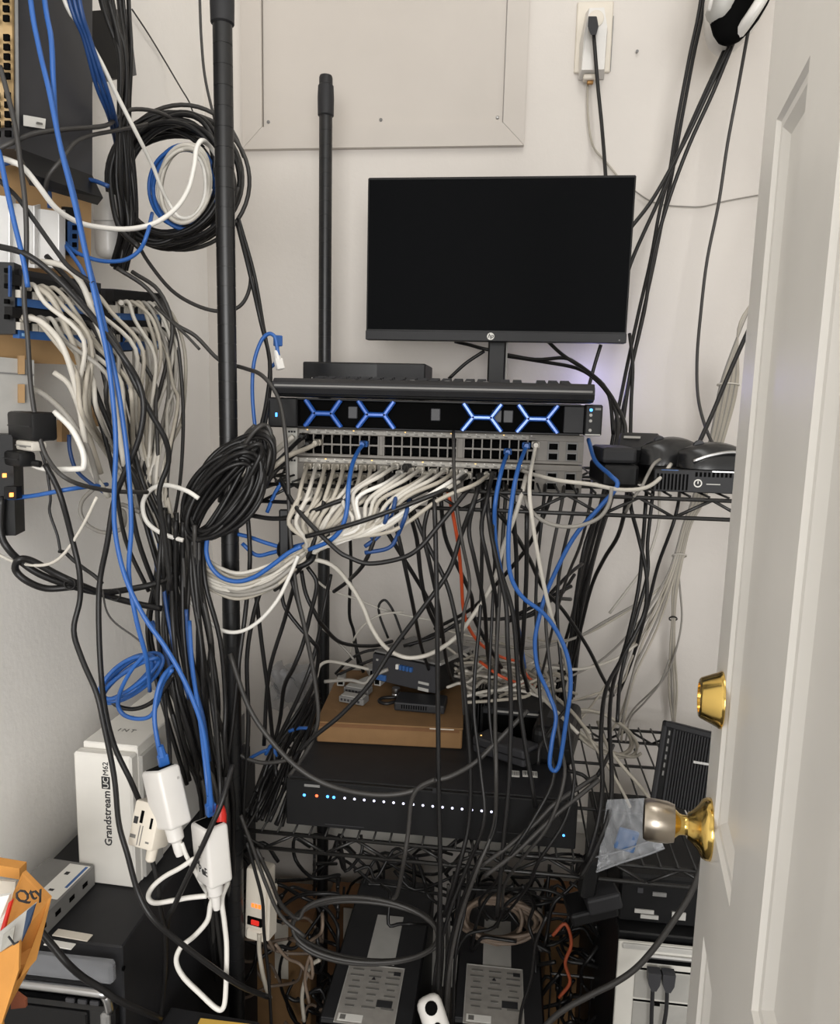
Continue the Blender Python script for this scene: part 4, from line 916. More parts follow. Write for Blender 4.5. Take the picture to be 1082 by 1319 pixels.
# --- left wall, top
C('bright blue cable falling from the top edge across the dark unit to the lower injector', BLU, .0028, None, '38 -12 .80, 50 60 .80, 64 120 .79, 78 190 .79, 96 262 .79, 112 335 .79, 127 405 .79, 140 470 .79, 149 560 .79, 147 640 .79, 149 690 .79, 162 745 .79, 186 795 .79, 214 835 .79, 240 882 .79, 260 935 .79, 268 990 .79, 273 1046 .795')
o = C('second blue cable close beside the first, bending right of it at the top', BLU, .0028, None, '56 -12 .81, 66 50 .80, 69 110 .80, 74 170 .80, 95 250 .80, 113 335 .80, 130 400 .80, 148 480 .80, 158 540 .80, 166 610 .80, 169 680 .80, 166 740 .80, 176 800 .80, 189 850 .81, 193 890 .84')
C('blue cable crossing the white adapters at the left edge', BLU, .0028, .78, '-8 170, 1 205, 8 240, 18 285, 30 335, 36 370')
C('blue cable running level across the left wall low down', BLU, .0026, .80, '-8 643, 40 639, 90 630, 138 624 .86')
C('thin blue cable dropping behind the loose grey loop on left wall', DBLU, .0025, .86, '89 560, 90 580, 98 605, 116 622, 134 634')
for i, l in enumerate(('left', 'middle', 'right')): C('dark blue cable behind the white diagonal at the upper left, %s one' % l, DBLU, .0027, .95, '%d -12 .86, %d 50 .88, %d 110 .91, %d 150 .95, %d 190 1.06, %d 240 1.12, %d 300 1.13, %d 345 1.1' % (86+i*7, 108+i*4, 124+i*6, 140+i*4, 150+i*3, 158+i*4, 160+i*3, 152+i*4))
C('blue cable arching under the dark unit over the plywood', DBLU, .0027, .86, '-5 215, 20 208, 45 214, 62 240, 64 268')
C('blue cable hanging in a low curve under the black coil', BLU, .0026, .93, '83 312, 100 326, 130 336, 160 335, 180 322, 190 300, 196 275 .98')
C('blue cable dipping right of the white adapters', DBLU, .0027, .92, '70 228, 95 232, 118 232, 140 240')
C('short blue cable from the connector block', BLU, .0026, .92, '84 316, 94 330, 104 345, 112 362')
C('blue loop standing among the grey patch cables', BLU, .0027, .99, '150 452, 165 430, 176 438, 178 462, 170 488, 160 505')
C('white cable crossing diagonally down from the top edge into the white coil', WHT, .0027, None, '78 -12 .86, 104 34 .88, 130 80 .90, 152 125 .93, 175 170 .96, 196 212 1.0, 207 240 1.02, 218 262 1.04, 232 280 1.045, 252 276 1.045, 264 250 1.045, 262 215 1.045, 248 192 1.045')
C('thick white cable sweeping from the left edge under the black coil', WHT, .0032, None, '-8 202 .80, 10 206 .80, 30 216 .80, 50 240 .81, 72 268 .83, 100 286 .86, 130 293 .89, 165 295 .92, 198 288 .95, 225 270 .97, 242 245 .98, 250 215 .98, 253 192 .985, 260 181 .99, 270 188 1.02, 280 202 1.04')
coil('coil of white cable hanging inside the black coil at upper left', LGR, .0028, 238, 238, 33, 48, 8, 1.05, 4, .12, .012)
coil('coil of blue cable beside the white coil at upper left', BLU, .0027, 237, 240, 39, 50, 5, 1.07, 4, .12, .012)
coil('big loose coil of black cable high on the left by the post', BLK, .0034, 219, 229, 74, 82, 20, 1.09, 10, .2, .03, kx=(.72, 1.12), ky=(.8, 1.08))
coil('second black cable coil hanging with the big one, nearer the wall', BLK, .0033, 221, 240, 78, 74, -25, 1.13, 8, .22, .03, kx=(.72, 1.1), ky=(.7, 1.1))
coil('grey-black cable coil reaching right past the front post', BLK2, .0032, 232, 230, 82, 86, 10, 1.16, 4, .12, .03)
spread(9, par('122 -12 .98, 146 70 .98, 152 150 .98, 152 230 1.0, 158 290 1.02, 146 345 1.04'), par('168 -12 1.06, 170 70 1.04, 166 150 1.04, 172 230 1.05, 178 290 1.06, 160 350 1.08'), 'black cable in the upright bunch beside the dark unit', 'black cables beside the dark unit', [BLK], .0034, 4)
C('thick black cable bowing right of the upright bunch at upper left', BLK, .0036, 1.0, '128 -12, 140 20, 158 55, 163 100, 160 150, 150 190, 142 230, 152 290, 180 320')
C('grey-black cable running level across the dark unit into the coil', BLK2, .0028, .90, '-8 195 .78, 15 184 .785, 45 172 .81, 90 166 .86, 135 162 .93, 150 152 .97, 170 141 1.02, 205 145 1.06, 240 165 1.1, 272 190 1.12')
C('second grey-black cable below the level one on the dark unit', BLK2, .0026, .90, '58 250 .84, 62 228 .825, 80 205 .83, 95 185 .86, 115 175 .90, 150 168 .97, 190 160 1.05')
C('thin dark cable falling at the left edge over the adapters', BLK2, .0027, .785, '0 85, 10 122, 20 165, 27 215, 33 270, 34 325, 31 380, 36 440, 40 500, 49 555, 62 592, 90 619, 140 632 .84, 190 634 .9')
C('black cable slanting across the white adapters', BLK, .0027, .79, '-6 228, 20 252, 40 278, 70 320, 90 345, 120 365')
C('long black cable sloping over both patch panels then turning down', BLK, .0034, None, '-8 316 .78, 30 326 .78, 62 348 .79, 100 386 .80, 132 424 .80, 160 462 .80, 178 492 .81, 185 525 .81, 178 568 .81, 158 615 .81, 146 650 .81, 138 700 .81, 128 755 .81, 128 830 .80, 134 905 .79, 147 960 .785, 168 1005 .785, 183 1040 .80')
C('black cable parallel to the long one, ending in the bundle by the coil', BLK, .0034, None, '60 330 .84, 110 385 .83, 148 440 .83, 172 490 .83, 196 535 .84, 213 566 .85, 217 595 .86, 205 635 .86, 212 690 .87, 220 760 .88')
C('black cable sagging from the coil behind the front post', BLK2, .003, 1.12, '176 310, 190 336, 220 373, 252 393, 283 401, 308 395, 321 373, 322 341, 312 300')
C('black cable leaving the patch bundle toward the server', BLK2, .003, None, '150 345 1.0, 190 372 1.02, 222 414 1.04, 252 433 1.05, 283 464 1.05, 314 474 1.04, 338 484 1.02, 358 512 1.01, 367 556 .99, 371 620 .985, 374 690 .985, 382 760 .985, 392 805 .985, 404 866 .99, 410 920 .99, 404 950 .99, 390 976 .99, 372 1000 .99')
C('short dark cable end sticking out of the patch bundle', BLK2, .0022, 1.02, '200 395, 225 418, 240 432, 257 450')
spread(2, par('303 290 1.08, 318 350 1.08, 334 410 1.07, 343 460 1.06, 340 510 1.04, 332 560 1.02, 322 590 1.0'), par('310 280 1.1, 328 350 1.1, 342 420 1.1, 350 480 1.08, 346 530 1.05, 338 570 1.03, 330 600 1.0'), 'black cable running down behind the front post', 'black cables behind the front post', BLK, .0031, 2)
C('thin dark wire slanting down the pale wall at upper left', BLK2, .0014, 1.40, '170 12, 190 42, 212 78, 232 112, 243 130, 248 143')
C('thin black cable coming down left of the front post at the top', BLK2, .0023, 1.2, '257 -12, 260 60, 265 105, 276 152, 286 190')
# --- grey patch cables from the two patch panels
def jackpt(ln, u, dy):
    (x, y), Y = ln(u, dy); return x, y, Y
GP = 'grey patch cables hanging from the patch panels'
k = 0
for ln, row, n, lab in ((lnA, 27, 7, 'near panel upper row'), (lnA, 69, 8, 'near panel lower row'), (lnB, 24, 7, 'far panel upper row'), (lnB, 60, 10, 'far panel lower row')):
    for i in range(n):
        u = .10+.84*(i+.5)/n; x, y, Y = jackpt(ln, u, row-6); Y -= .018
        far = ln is lnB
        ex = (x+26+cr.uniform(0, 12)) if not far else min(238, x+14+cr.uniform(0, 26))
        u2 = min(1, max(0, u+cr.uniform(-.35, .35))); lowx = 104+u2*80 if not far else 172+u2*68
        if row > 50 and not far: lowx -= 6
        m = [LGR, BEI, BEI, GRY, LGR][k % 5]
        if k % 9 == 4: m = BLK2
        mx = max(ex, lowx)+(4 if not far else 6)-(10 if row > 50 else 0); k += 1
        pts = [(x, y, Y), (x+10, y-1, Y-.006), (ex-4, y+22, Y-.008), (mx, y+70, Y), (jit(lowx, 4), jit(530, 14), Y+.0+cr.uniform(-.03, .03)), (jit(lowx*.6+78, 8), jit(590, 10), .955), (jit(180+u2*34, 8), jit(645, 8), .95), (jit(202+u2*26, 7), jit(695, 8), .95), (jit(214+u*26, 8), jit(750+14*(k % 3), 6), .96)]
        o = cable('%s patch cable from the %s jack, %s' % ('grey' if m is not BLK2 else 'black', ORD[i], lab), m, .0027, None, world(pts), ('grey' if m is not BLK2 else 'black')+' patch cables of the '+lab)
        if i % 2 == 0: plug(o, P(x-1, y, Y+.002), Vector((-.5, .75, .05)), m, L=.012)
for i, (s, l) in enumerate((('32 408 .79, 55 416 .79, 80 445 .79, 98 500 .80, 108 560 .81, 116 600 .83, 140 640 .86', 'thick pale cable arching from the near panel over the wooden board'),
        ('40 336 .80, 80 342 .80, 105 365 .81, 122 410 .82, 138 455 .83, 148 520 .84, 160 600 .86', 'thick pale cable arching from the top of the near panel'),
        ('48 370 .80, 66 384 .80, 85 420 .81, 100 460 .82, 108 500 .83, 112 550 .84, 130 610 .86', 'thick grey cable arching between the two thick pale ones'),
        ('70 530 .80, 92 552 .80, 106 580 .80, 108 600 .80, 100 604 .80, 60 604 .80, 40 598 .80', 'loose pale loop turning back to the black plug on left wall'),
        ('42 500 .80, 62 512 .80, 86 535 .80, 104 562 .81, 116 585 .82, 128 630 .85', 'grey cable hanging from the grey utility box'),
        ('70 480 .82, 88 494 .82, 100 520 .82, 108 550 .83', 'short pale cable by the utility box'))):
    C(l, [LGR, LGR, BEI, WHT, GRY, LGR][i], .0034, None, s)
spread(7, par('95 430 .88, 112 490 .88, 130 560 .89, 150 620 .90, 165 690 .92, 190 760 .93'), par('150 420 .96, 160 490 .96, 175 560 .96, 196 620 .95, 220 690 .95, 240 760 .95'), 'black cable in the grey patch bundle', 'black cables in the grey patch bundle', [BLK], .0032, 6)
C('grey-black cable bowing out at the right of the patch bundle', BLK2, .003, 1.03, '170 350, 205 375, 222 420, 214 470, 200 530, 194 600, 195 650, 205 720')
C('dark cable at the outer right of the patch bundle', BLK2, .0028, 1.05, '206 385, 226 430, 234 490, 236 550, 232 620, 222 680')
C('small grey ring of cable low in the patch bundle', GRY, .0028, .93, '120 630, 106 645, 104 662, 115 678, 135 686, 158 680, 160 660, 150 655, 158 650, 180 660')
# --- black power cords on the left wall
C('thick black power cord dropping from the outlet strip across the wall', BLK, .0042, None, '2 640 .79, 1 685 .79, 10 706 .79, 28 724 .80, 52 740 .81, 90 754 .83, 130 763 .86, 172 758 .90, 205 750 .92, 235 735 .95')
C('thick black cord folded in a loop on the left wall', BLK, .0042, None, '95 756 .83, 60 758 .815, 34 748 .80, 20 734 .795, 24 721 .79, 40 722 .80, 70 738 .815, 100 752 .83, 140 768 .87, 178 778 .90, 208 784 .92')
for i, (x, y) in enumerate(((92, 752), (150, 766))): setp(MB().tube([P(x-2+7*cos(a), y+7*sin(a), .82+.05*i) for a in [k*pi/5 for k in range(10)]], .0012, 5, True).out('cable_tie', BLK), ('thin black twist tie at the looped cord, left one', 'thin black twist tie at the looped cord, right one')[i], 'tie')
C('black cable kinking out over the pale wall then down past the carton', BLK, .0033, None, '58 598 .79, 70 620 .79, 80 645 .79, 93 695 .80, 102 735 .80, 103 772 .80, 95 812 .79, 106 850 .78, 124 892 .77, 133 930 .765, 147 1000 .76, 153 1060 .755, 164 1100 .75, 178 1150 .745, 196 1182 .74, 224 1208 .75, 270 1243 .77, 310 1270 .80, 345 1284 .86')
C('thin black wire snaking down the pale wall at the left', BLK, .0016, .80, '50 572, 60 605, 65 640, 64 660, 74 690, 78 712')
o = C('bundled thin black lead with tie on the left wall', BLK, .0024, .82, '76 710, 84 712, 95 722, 108 732, 122 742, 132 752')
C('thin lead trailing free over the left wall', BLK2, .0012, .84, '132 760, 137 786, 148 802, 170 818, 180 826')
C('pale thin wire slanting up the left wall', LGR, .002, .80, '-6 712, 20 724, 55 728, 80 716, 105 680, 125 640')
# --- black coil tied at the front post
coil('thick coil of black cable tied round the front post', BLK, .0033, 291, 632, 82, 44, -56, .955, 15, .16, .022, kx=(.74, 1.06), ky=(.04, 1.05))
coil('second black coil overlapping the first at the front post', BLK, .0033, 286, 640, 78, 46, -50, .945, 11, .16, .016, kx=(.68, 1.06), ky=(.05, 1.0))
coil('small black coil bulging right of the front post', BLK2, .0031, 322, 606, 54, 22, -68, .975, 5, .16, .012)
C('white cable looping out left of the post coil', WHT, .0032, .93, '256 642, 240 632, 215 625, 195 630, 184 648, 188 670, 203 684, 222 692, 236 696')
C('white cable hanging in a low loop across the front post', WHT, .0028, .965, '240 770 .95, 258 788, 276 806, 294 814, 314 812, 336 798, 358 772, 374 740, 384 716')
for i, (y, m) in enumerate(((650, BLK), (664, BLK))): pass
# --- down from the coil, left of and around the post
GB = 'black cables hanging below the post coil'
spread(16, par('206 655 .93, 208 720 .93, 200 800 .93, 214 880 .93, 236 960 .94, 252 1030 .96, 268 1140 1.0, 280 1260 1.05'), par('268 690 .95, 272 750 .95, 285 830 .94, 288 900 .94, 292 960 .95, 298 1030 .96, 300 1140 1.0, 312 1260 1.05'), 'black cable hanging straight below the post coil', GB, [BLK, BLK, BLK2], .0034, 7, .02)
spread(6, par('200 690 .96, 196 740 .96, 185 800 .95, 190 860 .94, 212 930 .93, 240 1010 .94'), par('226 690 .99, 232 740 .99, 236 800 .98, 240 860 .97, 258 930 .96, 280 1010 .96'), 'black cable slanting down to the right over the dark computer', 'black cables slanting over the dark computer', [BLK], .0033, 5, .02)
for i, s in enumerate(('188 640 .95, 196 690 .95, 203 735 .95, 216 768 .95, 210 830 .94', '205 700 .93, 214 780 .93, 228 850 .92, 244 900 .92', '240 785 .92, 243 830 .92, 250 880 .92, 262 925 .92, 270 980 .93', '196 800 .93, 214 842 .92, 226 880 .92')):
    C('deep blue cable among black ones below the post coil, %s' % ('at the patch bundle', 'left of the long run', 'beside the front post', 'short lower piece')[i], DBLU, .0028, None, s)
coil('flattened coil of blue cable hanging low on the left', BLU, .0028, 166, 874, 46, 17, -38, .86, 6, .2, .02, kx=(.75, 1.05), ky=(.3, 1.15))
C('blue cable looping under the flattened blue coil', BLU, .0027, .83, '188 842, 170 862, 156 888, 152 908, 160 921, 178 926, 194 922, 203 905, 210 880, 222 862')
o = C('blue cable ending in the white injector by the carton', BLU, .0029, None, '222 858 .84, 210 872 .82, 202 895 .81, 199 925 .80, 203 955 .795, 209 984 .795'); plug(o, P(209, 972, .795), P(213, 992, .797)-P(209, 972, .795), BLU, L=.018, w=.012)
C('black cable dipping behind the flattened blue coil', BLK, .0029, .86, '142 902, 155 911, 175 913, 195 905, 212 888, 224 868')
o = C('blue cable ending in the red-plugged injector', BLU, .0028, None, '244 800 .90, 248 860 .87, 258 930 .83, 266 1000 .80, 271 1044 .797'); plug(o, P(271, 1035, .797), P(273, 1058, .80)-P(271, 1035, .797), BLU, L=.016)
o = C('black cable with red plug boot ending in the injector', BLK, .0026, None, '270 830 .92, 278 920 .86, 283 1000 .81, 284 1040 .80')
b = MB(); d = P(284, 1060, .797)-P(284, 1038, .80); b.lathe([(.004, 0), (.0062, .006), (.0074, .012), (.0074, .022)], P(284, 1037, .80), d, 10).out('red_plug', REDP, o, world=True, smooth='auto', label='red plug boot')
C('black cable leaning across the red-plugged injector', BLK, .0032, None, '300 985 .80, 287 1030 .775, 272 1065 .765, 257 1098 .76, 238 1138 .76, 224 1168 .77, 216 1190 .80, 214 1260 .90')
C('white cord looping below the red-plugged injector', WHT, .0032, None, '276 1152 .785, 271 1166 .785, 267 1186 .785, 250 1206 .785, 233 1220 .785, 227 1238 .785, 236 1258 .785, 258 1280 .785, 279 1299 .785, 288 1297 .785, 291 1272 .79, 292 1220 .80, 289 1187 .80, 286 1158 .80, 294 1136 .82')
C('white cord from the upper injector crossing to the other', WHT, .0026, None, '234 1086 .775, 240 1102 .775, 250 1120 .78, 262 1142 .80, 272 1158 .82')
C('white cord looping left over the dark computer edge', WHT, .0030, .77, '250 1106, 232 1118, 212 1129, 197 1142, 191 1155, 199 1163, 222 1160, 245 1156, 266 1154')
C('black cord dropping from the white block adapter', BLK, .0030, None, '195 1104 .775, 203 1135 .775, 207 1170 .78, 213 1205 .80, 213 1253 .82, 206 1319 .84')
o = C('black cord entering the rear of the upper injector', BLK, .0028, None, '208 860 .90, 214 920 .86, 218 960 .82, 219 984 .80')
C('black cord curving over the chrome trim at the lower left', BLK, .0040, None, '40 1184 .70, 52 1199 .70, 66 1216 .70, 86 1240 .70, 106 1258 .71, 130 1273 .72, 152 1288 .73, 180 1301 .75, 206 1312 .78')
C('beige cord hanging from the white power strip', BEI, .0036, 1.0, '334 1203, 334 1225, 338 1252, 343 1272, 348 1286')
C('thin black cord hanging in front of the power strip', BLK, .0026, .965, '318 1085, 328 1120, 338 1160, 340 1200, 346 1260, 350 1330')
C('black cord with pale streak passing the power strip', BLK2, .0028, .97, '310 1050, 325 1090, 343 1140, 362 1180, 392 1206')
C('beige cord bent beside the left tower computer', BEI, .0036, 1.1, '412 1236, 400 1244, 393 1262, 389 1285, 392 1315')
# --- grey bundle passing under the coil to the tie point, fanning up to the switches
GL = 'grey cables looping under the post coil'
spread(13, par('240 662 .975, 248 696 .965, 266 722 .96, 305 738 .958, 345 730 .965, 372 716 .975, 388 706 .985'), par('226 690 .975, 244 738 .966, 275 764 .962, 310 771 .96, 350 758 .965, 376 736 .975, 396 714 .985'), 'grey cable looping under the post coil', GL, [BEI, LGR, GRY, BEI, LGR], .0031, 2.5, .006)
C('blue cable looping with the grey ones under the post coil', BLU, .0032, .944, '267 692, 266 712, 272 730, 286 744, 306 749, 328 743, 352 727, 372 712, 388 704')
for i, s in enumerate(('306 688, 322 692, 345 700, 370 706, 392 702', '312 700, 330 715, 350 712, 380 704, 404 698', '344 660, 352 640, 362 622')): C('short blue cable in the knot by the tie point, %s' % ('upper one', 'lower one', 'upright one')[i], BLU, .0030, 1.0, s)
tie = thing('cable_manager', 'black plastic cable holder gathering the grey bundle under the server left end', 'holder', P(380, 725, .985))
MB().tube([P(362, 716, .985), P(378, 730, .975), P(398, 724, .975), P(404, 712, .985), P(398, 690, 1.02), P(376, 686, 1.02), P(362, 700, 1.0)], .0042, 6, True).out('band', PLA, tie, world=True, smooth=True)
MB().box(P(366, 690, .985), (.014, .006, .075), rz(.2), .002).out('arm', PLA, tie, world=True)
swz = sw2.location.z
GF = 'grey cables fanning up to the lower switch'
PRT = KY-.006
for i in range(16):   # left group of ports: straight down and left
    col = i % 8; x = 396+col*11.8; row = i//8; y0 = 600+.03*(x-400)+row*13
    m = [BEI, LGR, BEI, BEI][i % 4]
    pts = [(x, y0, PRT), (x-2, y0+5, PRT-.03), (x-8, y0+26, .985), (x-14-col*1.2, jit(648, 6), .975), (x-24-col*2.5, jit(672, 5), .97), (jit(395+col*2, 3), jit(698, 4), .98), (jit(386, 4), jit(712, 5), .99), (jit(360, 5), jit(732, 8), 1.0)]
    o = cable('grey cable dropping from the lower switch, %s port from left, %s row' % (ORD[col], ('top', 'bottom')[row]), m, .0030, None, world(pts), 'grey cables dropping from the left ports'); plug(o, P(x, y0+1, PRT-.004), Vector((0, 1, .1)), m, L=.014)
for i, (x, y, m) in enumerate(((494, 604, LGR), (508, 600, LGR), (514, 610, WHT), (528, 606, LGR), (540, 605, LGR), (547, 612, BEI), (557, 608, LGR), (572, 606, LGR), (584, 608, BEI), (596, 609, WHT), (602, 612, LGR), (628, 612, BEI))):
    yy = 634+i*4.6
    pts = [(x, y, PRT), (x-3, y+3, PRT-.03), (x-18, y+13, .985), (x-52-i, y+40-(i % 3)*4, .97), (x-(x-430)*.62, 672+(i % 4)*4, .965), (420+i*1.5, 700-(i % 3)*3, .97), (398, 708+(i % 4)*3, .985), (372, 726+(i % 5)*4, 1.0), (345, 742+(i % 3)*5, 1.0)]
    o = cable('pale cable slanting from the lower switch, %s from left of the fan' % ORD[i], m, .0030, None, world(pts), 'pale cables slanting from the middle ports'); plug(o, P(x, y+1, PRT-.004), Vector((.1, 1, .1)), m if m is not BEI else LGR, L=.014)
for i, (x, y) in enumerate(((424, 610), (500, 612), (524, 600), (560, 616), (618, 612), (634, 610))):
    pts = [(x, y, PRT), (x-1, y+6, PRT-.03), (x-6, y+30, .98), (x-14, y+70, .975), (x-30 if i < 2 else x-6, y+112, .98)]+([(x-50, y+135, 1.02), (x-70, y+150, 1.05)] if i < 2 else [(x+6, y+170, 1.02), (x+26-i*4, y+230, 1.15), (x+40-i*6, y+262, 1.24)])
    o = cable('black cable plugged into the lower switch among pale ones, %s from left' % ORD[i], BLK, .0030, None, world(pts), 'black cables plugged into the lower switch'); plug(o, P(x, y+2, PRT-.004), Vector((0, 1, .1)), BLK, L=.014, w=.013)
for i, s in enumerate(('510 640, 502 668, 488 690, 470 704', '526 650, 512 690, 500 706, 470 712', '500 655, 492 680, 478 694')): C('short deep blue cable inside the pale fan, %s one' % ('upper', 'lower', 'left')[i], DBLU, .003, .975, s)
# --- cables of the upper switch
def sw1plug(label, m, r, s, x, y, pm=None, up=0):
    o = cable(label, m, r, None, world([(x, y, KY-.002), (x, y+1, KY-.02)]+par(s))); plug(o, P(x, y, KY-.016), Vector((0, 1, 0)), pm or m, L=.016, w=.0115); return o
sw1plug('blue cable from the left of the upper switch down into the pale fan', BLU, .0032, '462 580 1.05, 454 598 1.01, 449 625 .965, 447 655 .96, 440 680 .96, 424 697 .965, 398 708 .975', 468, 572)
sw1plug('blue cable from the upper switch ending below the shelf edge', BLU, .0030, '651 590 1.05, 645 610 1.0, 639 640 .975, 637 668 .98, 640 710 1.0, 652 760 1.05, 668 810 1.1, 676 860 1.15', 654, 582)
sw1plug('long blue cable from the upper switch looping down to the recorder and back', BLU, .0031, '674 585 1.05, 667 605 1.0, 660 640 .965, 655 690 .96, 657 738 .965, 672 768 .97, 700 790 .98, 720 818 .985, 732 850 .985, 735 885 .985, 729 930 .985, 724 965 .985, 720 986 .985, 714 993 .985, 708 984 .985, 711 955 .99, 716 922 1.0, 706 892 1.01, 693 862 1.01, 689 830 1.01, 693 802 1.01, 706 758 1.01, 738 694 1.0, 772 654 .99, 795 626 .985, 786 612 1.0, 767 594 1.06, 758 566 1.1', 678, 574)
sw1plug('off-white cable dropping from the right ports of the upper switch', LGR, .0028, '687 590 1.05, 683 612 1.0, 682 635 .97, 685 665 .965, 692 710 .97, 702 760 .98, 712 800 1.0, 724 835 1.05, 732 870 1.15', 690, 573)
for i, (x, y, s) in enumerate(((390, 562, '380 572 1.05, 362 590 1.0, 340 612 .985, 320 640 .98'), (398, 572, '384 582 1.05, 360 602 1.0, 342 625 .985, 330 650 .99'))): sw1plug('black cable leaving the left end of the upper switch, %s one' % ('upper', 'lower')[i], BLK, .0032, s, x, y)
sw1plug('grey cable leaving the left end of the upper switch', BEI, .0036, '394 578 1.05, 370 588 1.0, 345 608 .99, 318 628 1.0, 290 640 1.03', 408, 570)
C('thick grey cable under the left end of the server', LGR, .0042, 1.06, '378 562, 356 580, 340 596, 318 612, 290 626')
C('off-white cable running level past the switches to the mice', LGR, .0028, None, '672 606 1.07, 690 612 1.03, 720 619 .985, 762 624 .98, 800 631 .985, 832 628 1.0, 852 614 1.02, 864 598 1.05')
C('grey cable hanging in a shallow loop below the shelf edge', GRY, .0028, .98, '676 640 1.0, 690 664, 712 676, 742 678, 770 668, 784 650, 788 628')
C('mouse cord curling down from the left mouse', GRY, .0022, 1.0, '850 592 1.05, 842 598, 834 612, 826 628, 815 642, 806 660 1.02')
# --- server left end: blue lead with white plug
o = C('blue cable arching beside the front post to the server left end', BLU, .0029, 1.06, '333 575, 328 545, 325 505, 327 468, 336 440, 346 430, 354 434, 357 448, 359 462'); plug(o, P(358, 462, 1.06), P(362, 478, 1.06)-P(358, 462, 1.06), WHP, L=.016)
o = C('short blue cable with moulded plug standing at the router left', BLU, .0028, 1.10, '358 436, 357 450, 355 466, 348 474'); tip(o, BLU, (358, 446), (358, 430), 1.10, L=.016, boot=False)
# --- cables behind the monitor
for i, (s, l) in enumerate((('586 440 1.47, 604 444 1.46, 622 449 1.45, 640 452 1.45', 'black cable leaving the monitor stand to the left, upper one'), ('578 488 1.45, 600 468 1.45, 624 452 1.45', 'black cable running down left behind the monitor stand'),
        ('648 456 1.44, 690 463 1.42, 726 461 1.4, 744 469 1.38, 764 484 1.34, 780 500 1.30, 794 522 1.26, 805 548 1.22, 803 574 1.2', 'black cable arching right from the monitor stand, upper one'), ('648 458 1.45, 700 466 1.43, 742 474 1.4, 766 488 1.36, 786 512 1.32, 796 545 1.28, 792 580 1.25', 'black cable arching right from the monitor stand, lower one'),
        ('706 440 1.42, 726 458 1.4, 762 482 1.36, 784 508 1.32, 790 560 1.3', 'black cable dropping from the monitor lower edge into the bunch'), ('774 444 1.44, 766 470 1.44, 758 500 1.44', 'black cable crossing behind the monitor lower right'), ('811 430 1.45, 815 470 1.42, 813 520 1.4, 812 568 1.38', 'black cable hanging straight beside the monitor corner'))): C(l, BLK, .0034, None, s)
# --- outlet cords, wires on the back wall
o = C('black power cord hanging from the wall outlet behind the monitor', BLK, .0036, None, '764 34 1.545, 766 60 1.545, 770 110 1.55, 775 160 1.54, 779 210 1.5, 782 260 1.46')
b = MB(); b.hexa([P(759, 22, 1.556), P(769, 22, 1.556), P(771, 34, 1.556), P(767, 44, 1.556), P(761, 44, 1.556), P(757, 34, 1.556)], [P(758, 21, 1.528), P(768, 21, 1.528), P(771, 34, 1.528), P(768, 45, 1.528), P(761, 45, 1.528), P(757, 34, 1.528)]).out('plug', PLA2, o, world=True)
C('thin grey cord hanging from the wall adapter', BEI, .002, 1.588, '757 108, 757 140, 760 172, 766 192, 780 208, 796 228, 806 242')
C('thin grey wire drooping across the back wall to the door', GRY, .0014, 1.59, '818 246, 836 258, 856 264, 882 266, 905 266, 935 259, 985 250, 1060 238, 1130 230')
# --- black bunch from the upper right to the shelf
C('black cable in the upper right bunch, leftmost at the top', BLK, .0034, None, '905 -15 1.5, 888 74 1.5, 872 160 1.5, 862 223 1.5, 850 270 1.5, 838 335 1.5, 822 405 1.48, 806 480 1.44, 790 560 1.40, 776 640 1.40, 752 720 1.42, 738 790 1.44, 722 850 1.45, 716 905 1.45')
C('black cable in the upper right bunch, second at the top', BLK, .0034, None, '910 -15 1.51, 893 74 1.51, 877 160 1.51, 866 223 1.51, 854 280 1.5, 842 340 1.5, 828 405 1.48, 812 480 1.45, 796 560 1.42, 780 640 1.42, 758 720 1.44, 744 790 1.46, 730 850 1.47, 724 905 1.46')
for i, (s, l) in enumerate((('942 54 1.45, 910 123 1.46, 880 186 1.47, 843 253 1.47, 812 294 1.46, 790 320 1.46', 'black cable from the white housing going behind the monitor, upper one'), ('938 54 1.46, 890 160 1.47, 852 250 1.48, 816 330 1.47, 800 380 1.46', 'black cable from the white housing going behind the monitor, lower one'),
        ('945 54 1.45, 918 120 1.46, 888 186 1.47, 862 256 1.48, 842 327 1.48, 830 400 1.46, 812 480 1.42, 800 560 1.38, 786 640 1.38, 764 720 1.4, 748 790 1.42, 742 850 1.44, 736 900 1.45', 'black cable from the white housing running down past the monitor'), ('966 28 1.42, 951 111 1.47, 937 186 1.49, 926 260 1.5, 911 334 1.5, 903 400 1.49, 898 460 1.47, 899 510 1.45, 908 548 1.42, 922 580 1.38, 934 600 1.34', 'thin black cable hanging alone near the door edge'),
        ('1085 130 1.4, 1030 280 1.34, 985 382 1.31, 961 432 1.3, 938 484 1.28, 918 532 1.25, 900 572 1.22, 886 610 1.2', 'thick black cable slanting behind the mice'))): C(l, BLK2 if i == 3 else BLK, .0036 if i != 3 else .0031, None, s)
spread(5, par('772 640 1.42, 752 700 1.42, 742 760 1.43, 734 830 1.44, 716 900 1.45'), par('792 640 1.46, 772 700 1.46, 758 760 1.47, 748 830 1.47, 738 900 1.46'), 'black cable in the thick bunch below the shelf at right', 'black cables in the thick right bunch', BLK, .0034, 3, .015)
